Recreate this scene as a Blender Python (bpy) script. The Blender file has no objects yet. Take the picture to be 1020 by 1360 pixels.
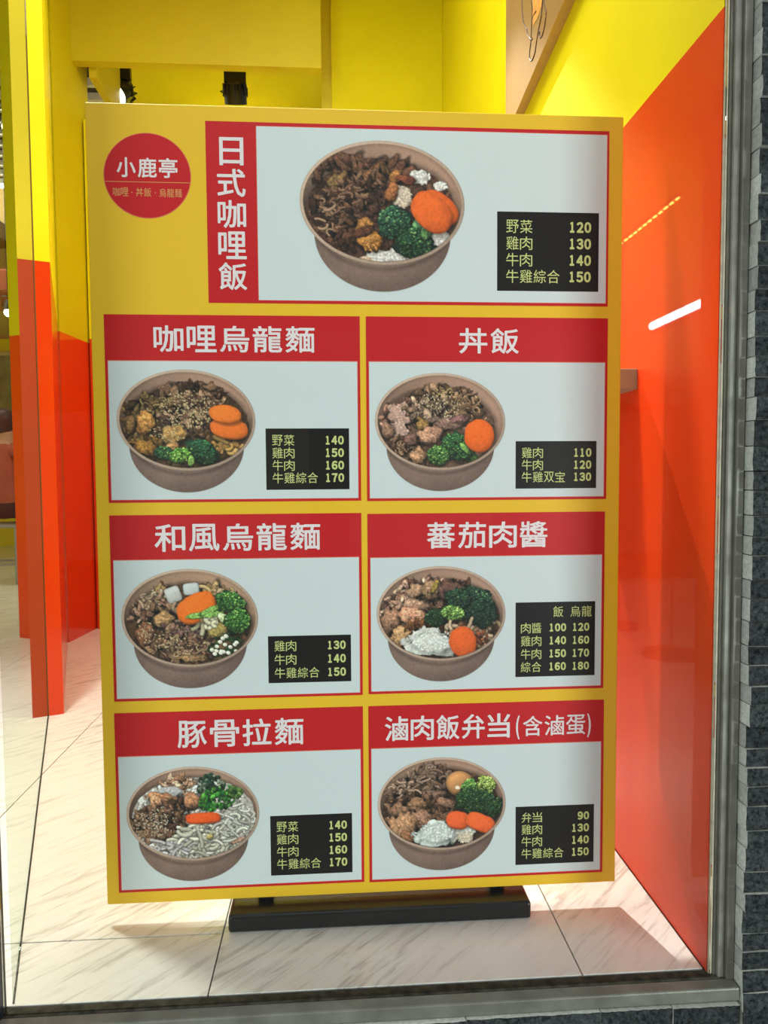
import bpy, bmesh, math, random
import numpy as np
from mathutils import Vector, Matrix

scene = bpy.context.scene
col = scene.collection
PI = math.pi

# ------------------------------------------------------------------ camera
cam_data = bpy.data.cameras.new('camera')
cam = bpy.data.objects.new('camera', cam_data)
col.objects.link(cam)
cam_data.sensor_fit = 'HORIZONTAL'
cam_data.sensor_width = 36.0
cam_data.lens = 36.0 * 950.0 / 1020.0
YAW, PITCH, ROLL = 0.0671, 0.0545, -0.0065
fw = Vector((math.sin(YAW) * math.cos(PITCH), math.cos(YAW) * math.cos(PITCH), -math.sin(PITCH)))
r0 = Vector((math.cos(YAW), -math.sin(YAW), 0))
u0 = r0.cross(fw)
rt = math.cos(ROLL) * r0 + math.sin(ROLL) * u0
up = -math.sin(ROLL) * r0 + math.cos(ROLL) * u0
cam.matrix_world = Matrix(((rt.x, up.x, -fw.x, 0), (rt.y, up.y, -fw.y, 0), (rt.z, up.z, -fw.z, 0.87), (0, 0, 0, 1)))
cam_data.clip_start = 0.02
scene.camera = cam

# ------------------------------------------------------------------ world, exposure, large lights
scene.view_settings.view_transform = 'Standard'
scene.view_settings.look = 'None'
scene.view_settings.gamma = 1.0
scene.view_settings.use_curve_mapping = False
scene.view_settings.exposure = 0.0

world = bpy.data.worlds.new('night_street')
scene.world = world
world.use_nodes = True
bg = world.node_tree.nodes['Background']
bg.inputs['Color'].default_value = (0.80, 0.93, 1.0, 1)
bg.inputs['Strength'].default_value = 0.40


def area(name, loc, target, size, power, color=(1, 1, 1), size_y=None, spread=None):
    l = bpy.data.lights.new(name, 'AREA')
    l.energy = power
    l.color = color
    l.size = size
    if size_y:
        l.shape = 'RECTANGLE'
        l.size_y = size_y
    if spread:
        l.spread = spread
    o = bpy.data.objects.new(name, l)
    o.location = loc
    o.rotation_euler = (Vector(target) - Vector(loc)).to_track_quat('-Z', 'Y').to_euler()
    col.objects.link(o)
    return o


def spot(name, loc, target, power, angle, color=(1, 0.96, 0.90), radius=0.03, blend=0.6):
    l = bpy.data.lights.new(name, 'SPOT')
    l.energy = power
    l.color = color
    l.spot_size = math.radians(angle)
    l.spot_blend = blend
    l.shadow_soft_size = radius
    o = bpy.data.objects.new(name, l)
    o.location = loc
    o.rotation_euler = (Vector(target) - Vector(loc)).to_track_quat('-Z', 'Y').to_euler()
    col.objects.link(o)
    return o


# shop ceiling light, then unseen area lamps added outside to fill the board front
area('ceiling_light', (-0.5, 2.2, 3.54), (-0.5, 2.2, 0), 1.8, 47, (1, 0.97, 0.94), 1.2)
area('dining_light', (-3.6, 6.6, 3.5), (-3.6, 6.6, 0), 2.5, 110, (1, 0.95, 0.86), 3.0)
spot('track_beam', (-0.62, 4.66, 3.10), (-0.7, 5.6, 2.5), 80, 140, radius=0.04)
area('board_fill_left', (-3.4, -2.8, 0.5), (0.1, 1.3, 0.2), 1.2, 110, (0.86, 0.97, 1.0), 1.6)
area('board_fill_high', (0.0, -6.5, 8.8), (0.05, 1.3, 0.6), 4.0, 440, (0.95, 0.98, 1.0), 2.4)
area('board_fill_right', (3.7, -2.8, 0.5), (0.1, 1.3, 0.2), 1.2, 185, (0.86, 0.97, 1.0), 1.6)
spot('downlight_left', (-1.0, 1.80, 3.4), (-0.72, 1.46, 0.0), 300, 78, color=(1.0, 0.98, 0.97), radius=0.10)
spot('downlight_rear', (0.12, 3.1, 3.3), (0.64, 1.30, 0.0), 470, 32, radius=0.03)
spot('downlight_wall', (-0.35, 1.45, 3.3), (0.63, 1.75, 2.1), 41, 90, radius=0.05)


# ------------------------------------------------------------------ materials
def srgb(r, g, b):
    def f(v):
        v = v / 255.0
        return v / 12.92 if v <= 0.04045 else ((v + 0.055) / 1.055) ** 2.4
    return (f(r), f(g), f(b), 1.0)


class NT:
    def __init__(self, name):
        self.m = bpy.data.materials.new(name)
        self.m.use_nodes = True
        self.t = self.m.node_tree
        self.t.nodes.clear()
        self.out = self.n('ShaderNodeOutputMaterial')

    def n(self, kind, **kw):
        nd = self.t.nodes.new(kind)
        for k, v in kw.items():
            if k.startswith('i_'):
                nd.inputs[k[2:].replace('_', ' ')].default_value = v
            else:
                setattr(nd, k, v)
        return nd

    def l(self, a, b):
        self.t.links.new(a, b)


def simple(name, color, rough=0.5, metal=0.0, coat=0.0, noise=0.0, nscale=30.0, bump=0.0, bscale=200.0, spec=0.5, coat_rough=0.05):
    k = NT(name)
    p = k.n('ShaderNodeBsdfPrincipled')
    p.inputs['Base Color'].default_value = color
    p.inputs['Roughness'].default_value = rough
    p.inputs['Metallic'].default_value = metal
    p.inputs['Specular IOR Level'].default_value = spec
    p.inputs['Coat Weight'].default_value = coat
    p.inputs['Coat Roughness'].default_value = coat_rough
    if noise or bump:
        tc = k.n('ShaderNodeTexCoord')
    if noise:
        nz = k.n('ShaderNodeTexNoise')
        nz.inputs['Scale'].default_value = nscale
        nz.inputs['Detail'].default_value = 6
        k.l(tc.outputs['Object'], nz.inputs['Vector'])
        r = k.n('ShaderNodeValToRGB')
        r.color_ramp.elements[0].position = 0.3
        r.color_ramp.elements[1].position = 0.7
        a, b = 1 - noise, 1 + noise
        r.color_ramp.elements[0].color = tuple(c * a for c in color[:3]) + (1,)
        r.color_ramp.elements[1].color = tuple(min(1, c * b) for c in color[:3]) + (1,)
        k.l(nz.outputs['Fac'], r.inputs['Fac'])
        k.l(r.outputs['Color'], p.inputs['Base Color'])
    if bump:
        nb = k.n('ShaderNodeTexNoise')
        nb.inputs['Scale'].default_value = bscale
        nb.inputs['Detail'].default_value = 4
        k.l(tc.outputs['Object'], nb.inputs['Vector'])
        bp = k.n('ShaderNodeBump')
        bp.inputs['Strength'].default_value = bump
        bp.inputs['Distance'].default_value = 0.003
        k.l(nb.outputs['Fac'], bp.inputs['Height'])
        k.l(bp.outputs['Normal'], p.inputs['Normal'])
    k.l(p.outputs['BSDF'], k.out.inputs['Surface'])
    return k.m


def emit(name, color, strength):
    k = NT(name)
    e = k.n('ShaderNodeEmission')
    e.inputs['Color'].default_value = color
    e.inputs['Strength'].default_value = strength
    k.l(e.outputs[0], k.out.inputs['Surface'])
    return k.m


YEL = (0.84, 0.74, 0.003, 1)
ORG = (0.74, 0.048, 0.002, 1)


def two_tone(name, split, low, high, low_rough=0.28, high_rough=0.55, coat=0.6, coat_rough=0.03):
    """yellow paint above, orange gloss sheet below the split height (world metres)"""
    k = NT(name)
    g = k.n('ShaderNodeNewGeometry')
    s = k.n('ShaderNodeSeparateXYZ')
    k.l(g.outputs['Position'], s.inputs[0])
    st = k.n('ShaderNodeMath', operation='GREATER_THAN')
    k.l(s.outputs['Z'], st.inputs[0])
    st.inputs[1].default_value = split
    nz = k.n('ShaderNodeTexNoise')
    nz.inputs['Scale'].default_value = 3.0
    nz.inputs['Detail'].default_value = 5
    k.l(g.outputs['Position'], nz.inputs['Vector'])
    mx = k.n('ShaderNodeMix', data_type='RGBA')
    mx.inputs[6].default_value = low
    mx.inputs[7].default_value = high
    k.l(st.outputs[0], mx.inputs[0])
    mr = k.n('ShaderNodeMapRange')
    mr.inputs['From Min'].default_value = 0.3
    mr.inputs['From Max'].default_value = 0.7
    mr.inputs['To Min'].default_value = 0.95
    mr.inputs['To Max'].default_value = 1.03
    k.l(nz.outputs['Fac'], mr.inputs['Value'])
    vm = k.n('ShaderNodeVectorMath', operation='SCALE')
    k.l(mx.outputs[2], vm.inputs[0])
    k.l(mr.outputs[0], vm.inputs['Scale'])
    p = k.n('ShaderNodeBsdfPrincipled')
    k.l(vm.outputs[0], p.inputs['Base Color'])
    ro = k.n('ShaderNodeMix', data_type='FLOAT')
    ro.inputs[2].default_value = low_rough
    ro.inputs[3].default_value = high_rough
    k.l(st.outputs[0], ro.inputs[0])
    k.l(ro.outputs[0], p.inputs['Roughness'])
    co = k.n('ShaderNodeMix', data_type='FLOAT')
    co.inputs[2].default_value = coat
    co.inputs[3].default_value = 0.0
    k.l(st.outputs[0], co.inputs[0])
    k.l(co.outputs[0], p.inputs['Coat Weight'])
    p.inputs['Specular IOR Level'].default_value = 0.15
    p.inputs['Coat Roughness'].default_value = coat_rough
    k.l(p.outputs['BSDF'], k.out.inputs['Surface'])
    return k.m


def marble(name):
    k = NT(name)
    g = k.n('ShaderNodeNewGeometry')
    oi = k.n('ShaderNodeObjectInfo')
    off = k.n('ShaderNodeVectorMath', operation='SCALE')
    k.l(oi.outputs['Location'], off.inputs[0])
    off.inputs['Scale'].default_value = 3.7
    ad = k.n('ShaderNodeVectorMath', operation='ADD')
    k.l(g.outputs['Position'], ad.inputs[0])
    k.l(off.outputs[0], ad.inputs[1])
    mp = k.n('ShaderNodeMapping')
    mp.inputs['Rotation'].default_value = (0, 0, math.radians(-44))
    k.l(ad.outputs[0], mp.inputs['Vector'])
    mp2 = k.n('ShaderNodeMapping')
    mp2.inputs['Scale'].default_value = (2.2, 17.0, 1)
    k.l(mp.outputs[0], mp2.inputs['Vector'])
    # fine grey veins all running one way
    n1 = k.n('ShaderNodeTexNoise')
    n1.inputs['Scale'].default_value = 3.2
    n1.inputs['Detail'].default_value = 9
    n1.inputs['Roughness'].default_value = 0.62
    n1.inputs['Distortion'].default_value = 0.7
    k.l(mp2.outputs[0], n1.inputs['Vector'])
    r1 = k.n('ShaderNodeValToRGB')
    e = r1.color_ramp.elements
    e[0].position = 0.36
    e[0].color = (0.55, 0.535, 0.50, 1)
    e[1].position = 0.60
    e[1].color = (0.89, 0.885, 0.86, 1)
    x = e.new(0.44)
    x.color = (0.76, 0.75, 0.71, 1)
    x = e.new(0.50)
    x.color = (0.86, 0.855, 0.83, 1)
    k.l(n1.outputs['Fac'], r1.inputs['Fac'])
    n2 = k.n('ShaderNodeTexNoise')
    n2.inputs['Scale'].default_value = 2.0
    n2.inputs['Detail'].default_value = 3
    k.l(ad.outputs[0], n2.inputs['Vector'])
    mr = k.n('ShaderNodeMapRange')
    mr.inputs['From Min'].default_value = 0.3
    mr.inputs['From Max'].default_value = 0.62
    k.l(n2.outputs['Fac'], mr.inputs['Value'])
    mx = k.n('ShaderNodeMix', data_type='RGBA')
    mx.inputs[6].default_value = (0.88, 0.875, 0.85, 1)
    k.l(mr.outputs[0], mx.inputs[0])
    k.l(r1.outputs['Color'], mx.inputs[7])
    p = k.n('ShaderNodeBsdfPrincipled')
    k.l(mx.outputs[2], p.inputs['Base Color'])
    p.inputs['Roughness'].default_value = 0.22
    k.l(p.outputs['BSDF'], k.out.inputs['Surface'])
    return k.m


def glass_mat(name, tint, refl=1.0, ior=1.33):
    k = NT(name)
    tr = k.n('ShaderNodeBsdfTransparent')
    tr.inputs['Color'].default_value = tint
    gl = k.n('ShaderNodeBsdfGlossy')
    gl.inputs['Roughness'].default_value = 0.0
    gl.inputs['Color'].default_value = (refl, refl, refl, 1)
    fr = k.n('ShaderNodeFresnel')
    fr.inputs['IOR'].default_value = ior or 1.3
    mx = k.n('ShaderNodeMixShader')
    if ior:
        k.l(fr.outputs[0], mx.inputs[0])
    else:
        mx.inputs[0].default_value = 0.07
    k.l(tr.outputs[0], mx.inputs[1])
    k.l(gl.outputs[0], mx.inputs[2])
    k.l(mx.outputs[0], k.out.inputs['Surface'])
    return k.m


def stone_mat(name, c0, c1, sc=160.0, bump=0.6):
    k = NT(name)
    tc = k.n('ShaderNodeNewGeometry')
    n1 = k.n('ShaderNodeTexNoise')
    n1.inputs['Scale'].default_value = sc
    n1.inputs['Detail'].default_value = 8
    n1.inputs['Roughness'].default_value = 0.75
    k.l(tc.outputs['Position'], n1.inputs['Vector'])
    r1 = k.n('ShaderNodeValToRGB')
    r1.color_ramp.elements[0].position = 0.38
    r1.color_ramp.elements[0].color = c0
    r1.color_ramp.elements[1].position = 0.68
    r1.color_ramp.elements[1].color = c1
    k.l(n1.outputs['Fac'], r1.inputs['Fac'])
    oi = k.n('ShaderNodeObjectInfo')
    mr = k.n('ShaderNodeMapRange')
    mr.inputs['To Min'].default_value = 0.72
    mr.inputs['To Max'].default_value = 1.25
    k.l(oi.outputs['Random'], mr.inputs['Value'])
    vm = k.n('ShaderNodeVectorMath', operation='SCALE')
    k.l(r1.outputs['Color'], vm.inputs[0])
    k.l(mr.outputs[0], vm.inputs['Scale'])
    p = k.n('ShaderNodeBsdfPrincipled')
    k.l(vm.outputs[0], p.inputs['Base Color'])
    p.inputs['Roughness'].default_value = 0.85
    p.inputs['Specular IOR Level'].default_value = 0.12
    bp = k.n('ShaderNodeBump')
    bp.inputs['Strength'].default_value = bump
    bp.inputs['Distance'].default_value = 0.004
    k.l(n1.outputs['Fac'], bp.inputs['Height'])
    k.l(bp.outputs['Normal'], p.inputs['Normal'])
    k.l(p.outputs['BSDF'], k.out.inputs['Surface'])
    return k.m


M = {}
M['wall'] = two_tone('painted_wall', 1.62, ORG, YEL, 0.5, 0.55, 0.28, 0.02)
M['yellow'] = simple('yellow_paint', YEL, 0.5, noise=0.03, nscale=3)
M['shaded_yellow'] = simple('shaded_yellow_paint', (0.66, 0.55, 0.003, 1), 0.55, noise=0.03, nscale=3)  # wall yellow darkened: the dimmer light up there is put into the colour
M['orange'] = simple('orange_gloss', ORG, 0.28, coat=0.6, coat_rough=0.04)
M['marble'] = marble('veined_marble')
M['grout'] = simple('dark_grout', (0.10, 0.09, 0.075, 1), 0.8)
M['glass'] = glass_mat('window_glass', (0.985, 0.995, 0.985, 1), 0.6)
M['side_glass'] = glass_mat('side_glass', (0.93, 0.95, 0.88, 1), 0.5, 0)
M['aluminium'] = simple('grey_aluminium', (0.165, 0.160, 0.128, 1), 0.42, metal=0.25, noise=0.22, nscale=22, bump=0.15, bscale=260)
M['aluminium_light'] = simple('worn_grey_aluminium', (0.19, 0.185, 0.15, 1), 0.5, metal=0.2, noise=0.2, nscale=35)
M['sealant'] = simple('beige_sealant', (0.42, 0.38, 0.26, 1), 0.6, noise=0.2, nscale=60)
M['gasket'] = simple('dark_gasket', (0.055, 0.05, 0.038, 1), 0.95, noise=0.5, nscale=60, spec=0.0)
M['black_gasket'] = simple('black_rubber', (0.006, 0.009, 0.014, 1), 0.4)
M['stone'] = stone_mat('split_grey_stone', (0.006, 0.008, 0.008, 1), (0.078, 0.086, 0.083, 1), 120, 1.0)
M['stone_cut'] = stone_mat('sawn_grey_stone', (0.42, 0.42, 0.36, 1), (0.66, 0.65, 0.56, 1), 120, 0.2)
M['mortar'] = simple('dark_mortar', (0.02, 0.02, 0.018, 1), 0.9)
M['wood'] = simple('light_plywood', (0.33, 0.19, 0.062, 1), 0.5, noise=0.05, nscale=8)
M['wood_edge'] = simple('plywood_edge', (0.50, 0.32, 0.12, 1), 0.6, noise=0.08, nscale=30)
M['ink'] = simple('brown_ink', (0.07, 0.03, 0.006, 1), 0.6)
M['tan_paint'] = simple('amber_paint', (0.72, 0.33, 0.07, 1), 0.6, noise=0.25, nscale=40)
M['dark_metal'] = simple('black_metal', (0.012, 0.010, 0.008, 1), 0.35)
M['shelf'] = simple('grey_laminate', (0.30, 0.29, 0.25, 1), 0.4, noise=0.06, nscale=20)
M['base'] = simple('black_plastic', (0.006, 0.006, 0.006, 1), 0.3, bump=0.05, bscale=400)
M['bulb'] = emit('lit_lamp', (1, 0.95, 0.85, 1), 18)
M['tube'] = emit('lit_tube', (0.80, 0.92, 1, 1), 42)
M['dark_ceiling'] = simple('dark_ceiling_void', (0.035, 0.025, 0.015, 1), 0.8)
M['pale_slat'] = simple('pale_ceiling_slat', (0.55, 0.50, 0.40, 1), 0.6)
M['tan_wall'] = simple('tan_wall', (0.50, 0.33, 0.12, 1), 0.7, noise=0.1, nscale=2)
M['brown'] = simple('brown_wood', (0.16, 0.075, 0.03, 1), 0.6)
M['steel'] = simple('grey_steel', (0.30, 0.29, 0.25, 1), 0.35, metal=0.6)
M['shirt'] = simple('dusty_red_cloth', (0.42, 0.09, 0.05, 1), 0.8, noise=0.2, nscale=9)
M['trousers'] = simple('dark_cloth', (0.02, 0.017, 0.017, 1), 0.85)
M['skin'] = simple('skin', (0.55, 0.30, 0.19, 1), 0.55)
M['hair'] = simple('black_hair', (0.012, 0.010, 0.009, 1), 0.5)
M['plaster'] = simple('street_plaster', (0.07, 0.07, 0.07, 1), 0.8)
M['asphalt'] = simple('pavement_stone', (0.12, 0.12, 0.115, 1), 0.8, noise=0.2, nscale=20)
# printed inks of the menu
PR = dict(rough=0.5, spec=0.35)
M['p_yellow'] = simple('printed_yellow', (0.86, 0.515, 0.020, 1), 0.5, noise=0.015, nscale=5, spec=0.35)
M['p_red'] = simple('printed_red', (0.57, 0.008, 0.012, 1), 0.5, spec=0.35)
M['p_pink'] = simple('printed_pink_line', (0.72, 0.16, 0.10, 1), 0.5, spec=0.35)
M['p_text'] = simple('printed_white_lettering', (0.83, 0.74, 0.74, 1), 0.5, spec=0.35)
WHITE = (0.66, 0.72, 0.715)
M['p_white'] = simple('printed_white', WHITE + (1,), 0.5, spec=0.35)
M['p_black'] = simple('printed_black', (0.010, 0.008, 0.007, 1), 0.45, spec=0.3)
M['p_lime'] = simple('printed_pale_yellow', (0.62, 0.66, 0.24, 1), 0.5, spec=0.35)
M['p_gold'] = simple('printed_gold', (0.75, 0.36, 0.12, 1), 0.5, spec=0.35)


def vcol_mat():
    k = NT('printed_photograph')
    a = k.n('ShaderNodeVertexColor', layer_name='ink')
    p = k.n('ShaderNodeBsdfPrincipled')
    p.inputs['Roughness'].default_value = 0.5
    p.inputs['Specular IOR Level'].default_value = 0.35
    k.l(a.outputs['Color'], p.inputs['Base Color'])
    k.l(p.outputs['BSDF'], k.out.inputs['Surface'])
    return k.m


M['p_photo'] = vcol_mat()


# ------------------------------------------------------------------ object helpers
def obj(name, bm, mats, parent=None, loc=None, smooth=False):
    me = bpy.data.meshes.new(name)
    bm.to_mesh(me)
    bm.free()
    if not isinstance(mats, (list, tuple)):
        mats = [mats]
    for m in mats:
        me.materials.append(m)
    if smooth:
        for p in me.polygons:
            p.use_smooth = True
    o = bpy.data.objects.new(name, me)
    col.objects.link(o)
    if loc is not None:
        o.location = loc
    if parent:
        o.parent = parent
    return o


def thing(name, label, cat, loc=(0, 0, 0), rz=0, group=None):
    o = bpy.data.objects.new(name, None)
    o.empty_display_size = 0.1
    o.location = loc
    o.rotation_euler = (0, 0, rz)
    col.objects.link(o)
    return tag(o, label, cat, group)


def tag(o, label, cat, group=None):
    o['label'] = label
    o['category'] = cat
    if group:
        o['group'] = group
    return o


def structure(o, label=None):
    o['kind'] = 'structure'
    if label:
        o['label'] = label
    return o


def box(bm, lo, hi, bevel=0.0, mi=0, seg=1, mat=None):
    vs = [bm.verts.new((x, y, z)) for x in (lo[0], hi[0]) for y in (lo[1], hi[1]) for z in (lo[2], hi[2])]
    idx = [(0, 1, 3, 2), (4, 6, 7, 5), (0, 4, 5, 1), (2, 3, 7, 6), (0, 2, 6, 4), (1, 5, 7, 3)]
    fs = [bm.faces.new([vs[i] for i in f]) for f in idx]
    for f in fs:
        f.material_index = mi
    if mat is not None:
        bmesh.ops.transform(bm, matrix=mat, verts=vs)
    if bevel:
        es = list({e for f in fs for e in f.edges})
        bmesh.ops.bevel(bm, geom=es, offset=bevel, segments=seg, affect='EDGES', profile=0.5)
    return vs


def boxo(name, lo, hi, mats, parent=None, bevel=0.0, seg=1):
    bm = bmesh.new()
    c = Vector(((lo[0] + hi[0]) / 2, (lo[1] + hi[1]) / 2, (lo[2] + hi[2]) / 2)) if parent is None else Vector((0, 0, 0))
    box(bm, Vector(lo) - c, Vector(hi) - c, bevel, 0, seg)
    return obj(name, bm, mats, parent, c if parent is None else None)


def prism(name, pts, z0, z1, mats, parent=None):
    """vertical prism over a floor polygon"""
    bm = bmesh.new()
    a = [bm.verts.new((x, y, z0)) for x, y in pts]
    b = [bm.verts.new((x, y, z1)) for x, y in pts]
    n = len(pts)
    bm.faces.new(a[::-1])
    bm.faces.new(b)
    for i in range(n):
        bm.faces.new((a[i], a[(i + 1) % n], b[(i + 1) % n], b[i]))
    bmesh.ops.recalc_face_normals(bm, faces=bm.faces)
    return obj(name, bm, mats, parent)


def tube(bm, pts, r, seg=8, cap=True):
    pts = [Vector(p) for p in pts]
    rings = []
    for i, p in enumerate(pts):
        t = (pts[min(i + 1, len(pts) - 1)] - pts[max(i - 1, 0)]).normalized()
        ref = Vector((0, 0, 1)) if abs(t.z) < 0.9 else Vector((1, 0, 0))
        a = t.cross(ref).normalized()
        b = t.cross(a)
        rr = r[i] if isinstance(r, (list, tuple)) else r
        rings.append([bm.verts.new(p + rr * (math.cos(2 * PI * k / seg) * a + math.sin(2 * PI * k / seg) * b)) for k in range(seg)])
    for i in range(len(rings) - 1):
        for k in range(seg):
            bm.faces.new((rings[i][k], rings[i][(k + 1) % seg], rings[i + 1][(k + 1) % seg], rings[i + 1][k]))
    if cap:
        bm.faces.new(rings[0][::-1])
        bm.faces.new(rings[-1])
    bmesh.ops.recalc_face_normals(bm, faces=bm.faces)


# ------------------------------------------------------------------ SETTING
XR = 0.635
ZC = 3.6
# floor: a screed slab and the marble tiles on it
floor = structure(boxo('floor', (-6.2, 1.166, -0.12), (0.75, 9.2, -0.012), M['grout']), 'dark joints between veined marble floor tiles')
TW, TL, GAP = 0.64, 1.28, 0.0013
ti = 0
for i in range(-9, 2):
    x0 = -0.222 + TW * i
    for j in range(-2, 6):
        off = 0.0 if i < 0 else 0.64
        y0 = 2.61 + TL * j - off
        x1, y1 = x0 + TW, y0 + TL
        cx0, cx1 = max(x0, -6.1), min(x1, 0.634)
        cy0, cy1 = max(y0, 1.1665), min(y1, 9.1)
        if cx1 - cx0 < 0.02 or cy1 - cy0 < 0.02:
            continue
        bm = bmesh.new()
        cx, cy = (cx0 + cx1) / 2, (cy0 + cy1) / 2
        box(bm, (cx0 + GAP - cx, cy0 + GAP - cy, -0.01), (cx1 - GAP - cx, cy1 - GAP - cy, 0.0), 0.0006)
        t = obj('tile', bm, M['marble'])
        t.location = (cx, cy, 0)
        t.parent = floor
        t.matrix_parent_inverse = Matrix.Translation(-Vector(floor.location))

# walls
structure(boxo('wall_right', (XR, 1.16, 0), (XR + 0.12, 4.32, ZC), M['wall']), 'side wall, gloss orange below and yellow above')
structure(boxo('wall_back', (0.0, 4.20, 0), (XR - 0.001, 4.32, ZC), M['wall']), 'bright yellow end wall behind the menu board')
structure(boxo('trim_1', (-0.058, 4.22, 0), (-0.001, 4.36, ZC), M['shaded_yellow']), 'narrow shaded-yellow upright at the end of the yellow wall')
structure(boxo('wall_far', (-6.1, 9.1, 0), (0.6, 9.2, ZC), M['yellow']), 'yellow far wall of the dining room')
structure(boxo('wall_far_middle', (-1.78, 5.62, 0), (0.1, 5.72, ZC - 0.001), M['wall']), 'yellow wall seen behind the track spotlights')
structure(boxo('wall_left', (-6.2, 1.2, 0), (-6.1, 9.2, ZC), M['yellow']), 'yellow wall at the far left of the room')
structure(boxo('ceiling', (-6.2, 1.16, ZC), (0.8, 9.2, ZC + 0.1), M['shaded_yellow']), 'yellow ceiling')
# soffit with the track behind it and the downstand beam running away from the window
structure(boxo('trim_2', (-1.37, 4.00, 3.055), (-0.055, 4.06, ZC - 0.001), M['shaded_yellow']), 'shaded-yellow soffit above the track spotlights')
structure(boxo('trim_3', (-1.30, 4.061, 3.0), (-1.26, 4.50, ZC - 0.001), M['shaded_yellow']), 'shaded-yellow downstand beam beside the spotlights')
structure(boxo('wall_left_low', (-1.35, 4.10, 0), (-0.95, 4.18, 2.80), M['wall']), 'low orange wall behind the left edge of the board')
# angled partition ending in a painted post and the pillar behind it
P0 = Vector((-1.093, 2.600))
P1 = Vector((-0.998, 2.640))
dirv = Vector((-0.410, 1.165)).normalized()
acr = (P1 - P0).normalized()
Pm = P0 + acr * (P1 - P0).length * 0.5
L = 1.16
part = structure(prism('wall_partition', [Pm + acr * 0.0025, P1, P1 + dirv * L, Pm + acr * 0.0025 + dirv * L], 0, ZC - 0.001,
                       two_tone('partition_paint', 1.62, ORG, YEL, 0.3, 0.5, 0.5, 0.06)), 'end of the angled partition, orange below and yellow above')
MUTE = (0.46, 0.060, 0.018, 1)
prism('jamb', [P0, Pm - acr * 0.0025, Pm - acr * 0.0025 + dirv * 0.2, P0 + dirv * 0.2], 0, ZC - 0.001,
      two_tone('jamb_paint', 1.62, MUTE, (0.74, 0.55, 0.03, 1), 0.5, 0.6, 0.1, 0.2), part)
prism('groove', [Pm - acr * 0.0025 + dirv * 0.004, Pm + acr * 0.0025 + dirv * 0.004, Pm + acr * 0.0025 + dirv * 0.1, Pm - acr * 0.0025 + dirv * 0.1], 0, ZC - 0.001,
      simple('dark_joint', (0.22, 0.10, 0.01, 1), 0.7), part)
structure(prism('wall_pillar', [(-1.70, 3.92), (-1.445, 3.80), (-1.392, 3.78), (-1.352, 4.19), (-1.66, 4.25)], 0, ZC - 0.001,
                two_tone('pillar_paint', 1.60, ORG, (0.66, 0.55, 0.003, 1), 0.22, 0.5, 0.7, 0.05)), 'broad pillar behind the partition, orange below and shaded yellow above')  # upper yellow carries the same painted-in shade as the soffit

# dark slatted ceiling field at the left
grid = structure(boxo('trim_4', (-6.0, 4.3, ZC - 0.06), (-1.60, 9.0, ZC - 0.004), M['dark_ceiling']), 'dark ceiling void behind pale slats')
for i in range(24):
    y = 4.34 + i * 0.19
    bm = bmesh.new()
    box(bm, (-2.05, -0.016, -0.03), (2.05, 0.016, 0.02))
    s = obj('slat', bm, M['pale_slat'])
    s.location = (-3.65, y, ZC - 0.082)
    s.parent = grid
    s.matrix_parent_inverse = Matrix.Translation(-Vector(grid.location))

# ---- shop window frame
win = bpy.data.objects.new('window_1', None)
win.location = (0, 1.15, 0)
col.objects.link(win)
structure(win, 'large shop window in a worn grey aluminium frame')
PI_W = Matrix.Translation(-Vector(win.location))


def wpart(name, lo, hi, mat, bevel=0.0, parent=win, seg=2):
    o = boxo(name, lo, hi, mat, parent, bevel, seg)
    o.matrix_parent_inverse = PI_W
    return o


wpart('bottom_rail', (-0.62, 1.118, -0.0245), (0.672, 1.1435, -0.001), M['aluminium'], 0.003)
wpart('glazing_bead', (-0.62, 1.1435, -0.0245), (0.6720, 1.1655, -0.0008), M['gasket'], 0.0015)
wpart('side_post', (0.6585, 1.138, -0.001), (0.672, 1.20, 2.7), M['aluminium'], 0.0015)
wpart('side_post', (0.6475, 1.145, -0.001), (0.658, 1.20, 2.7), M['aluminium_light'], 0.0012)
wpart('side_post', (0.6425, 1.152, -0.001), (0.647, 1.20, 2.7), M['aluminium'], 0.0008)
wpart('sealant_bead', (0.6352, 1.1535, -0.001), (0.642, 1.159, 2.7), M['sealant'], 0.002)
wpart('top_rail', (-0.62, 1.12, 2.70), (0.672, 1.18, 2.78), M['aluminium'], 0.003)
wpart('side_post', (-0.62, 1.12, -0.0005), (-0.5535, 1.17, 2.7), M['aluminium'], 0.002)
wpart('black_gasket', (-0.553, 1.135, -0.0005), (-0.5435, 1.160, 2.7), M['black_gasket'], 0.001)
g = wpart('glass_pane', (-0.5430, 1.1475, -0.0012), (0.6348, 1.1505, 2.7), M['glass'])

# angled side glass from the window corner to the partition, standing in a dark floor channel
w2 = bpy.data.objects.new('window_2', None)
w2.location = (-0.8, 1.9, 0)
col.objects.link(w2)
structure(w2, 'angled side glass running from the window corner to the partition')
PI_2 = Matrix.Translation(-Vector(w2.location))
A = Vector((-0.5385, 1.172))
B = Pm - dirv * 0.001
nrm = Vector((-(B - A).y, (B - A).x)).normalized()
o = prism('glass_pane', [A + nrm * 0.001, A - nrm * 0.001, B - nrm * 0.001, B + nrm * 0.001], 0.003, 2.9, M['side_glass'], w2)
o.matrix_parent_inverse = PI_2
o = prism('floor_channel', [A + nrm * 0.0014, A - nrm * 0.0014, B - nrm * 0.0022, B + nrm * 0.0022], 0.0003, 0.0028, M['gasket'], w2)
o.matrix_parent_inverse = PI_2

# ---- outside stone cladding
rnd = random.Random(7)


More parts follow.
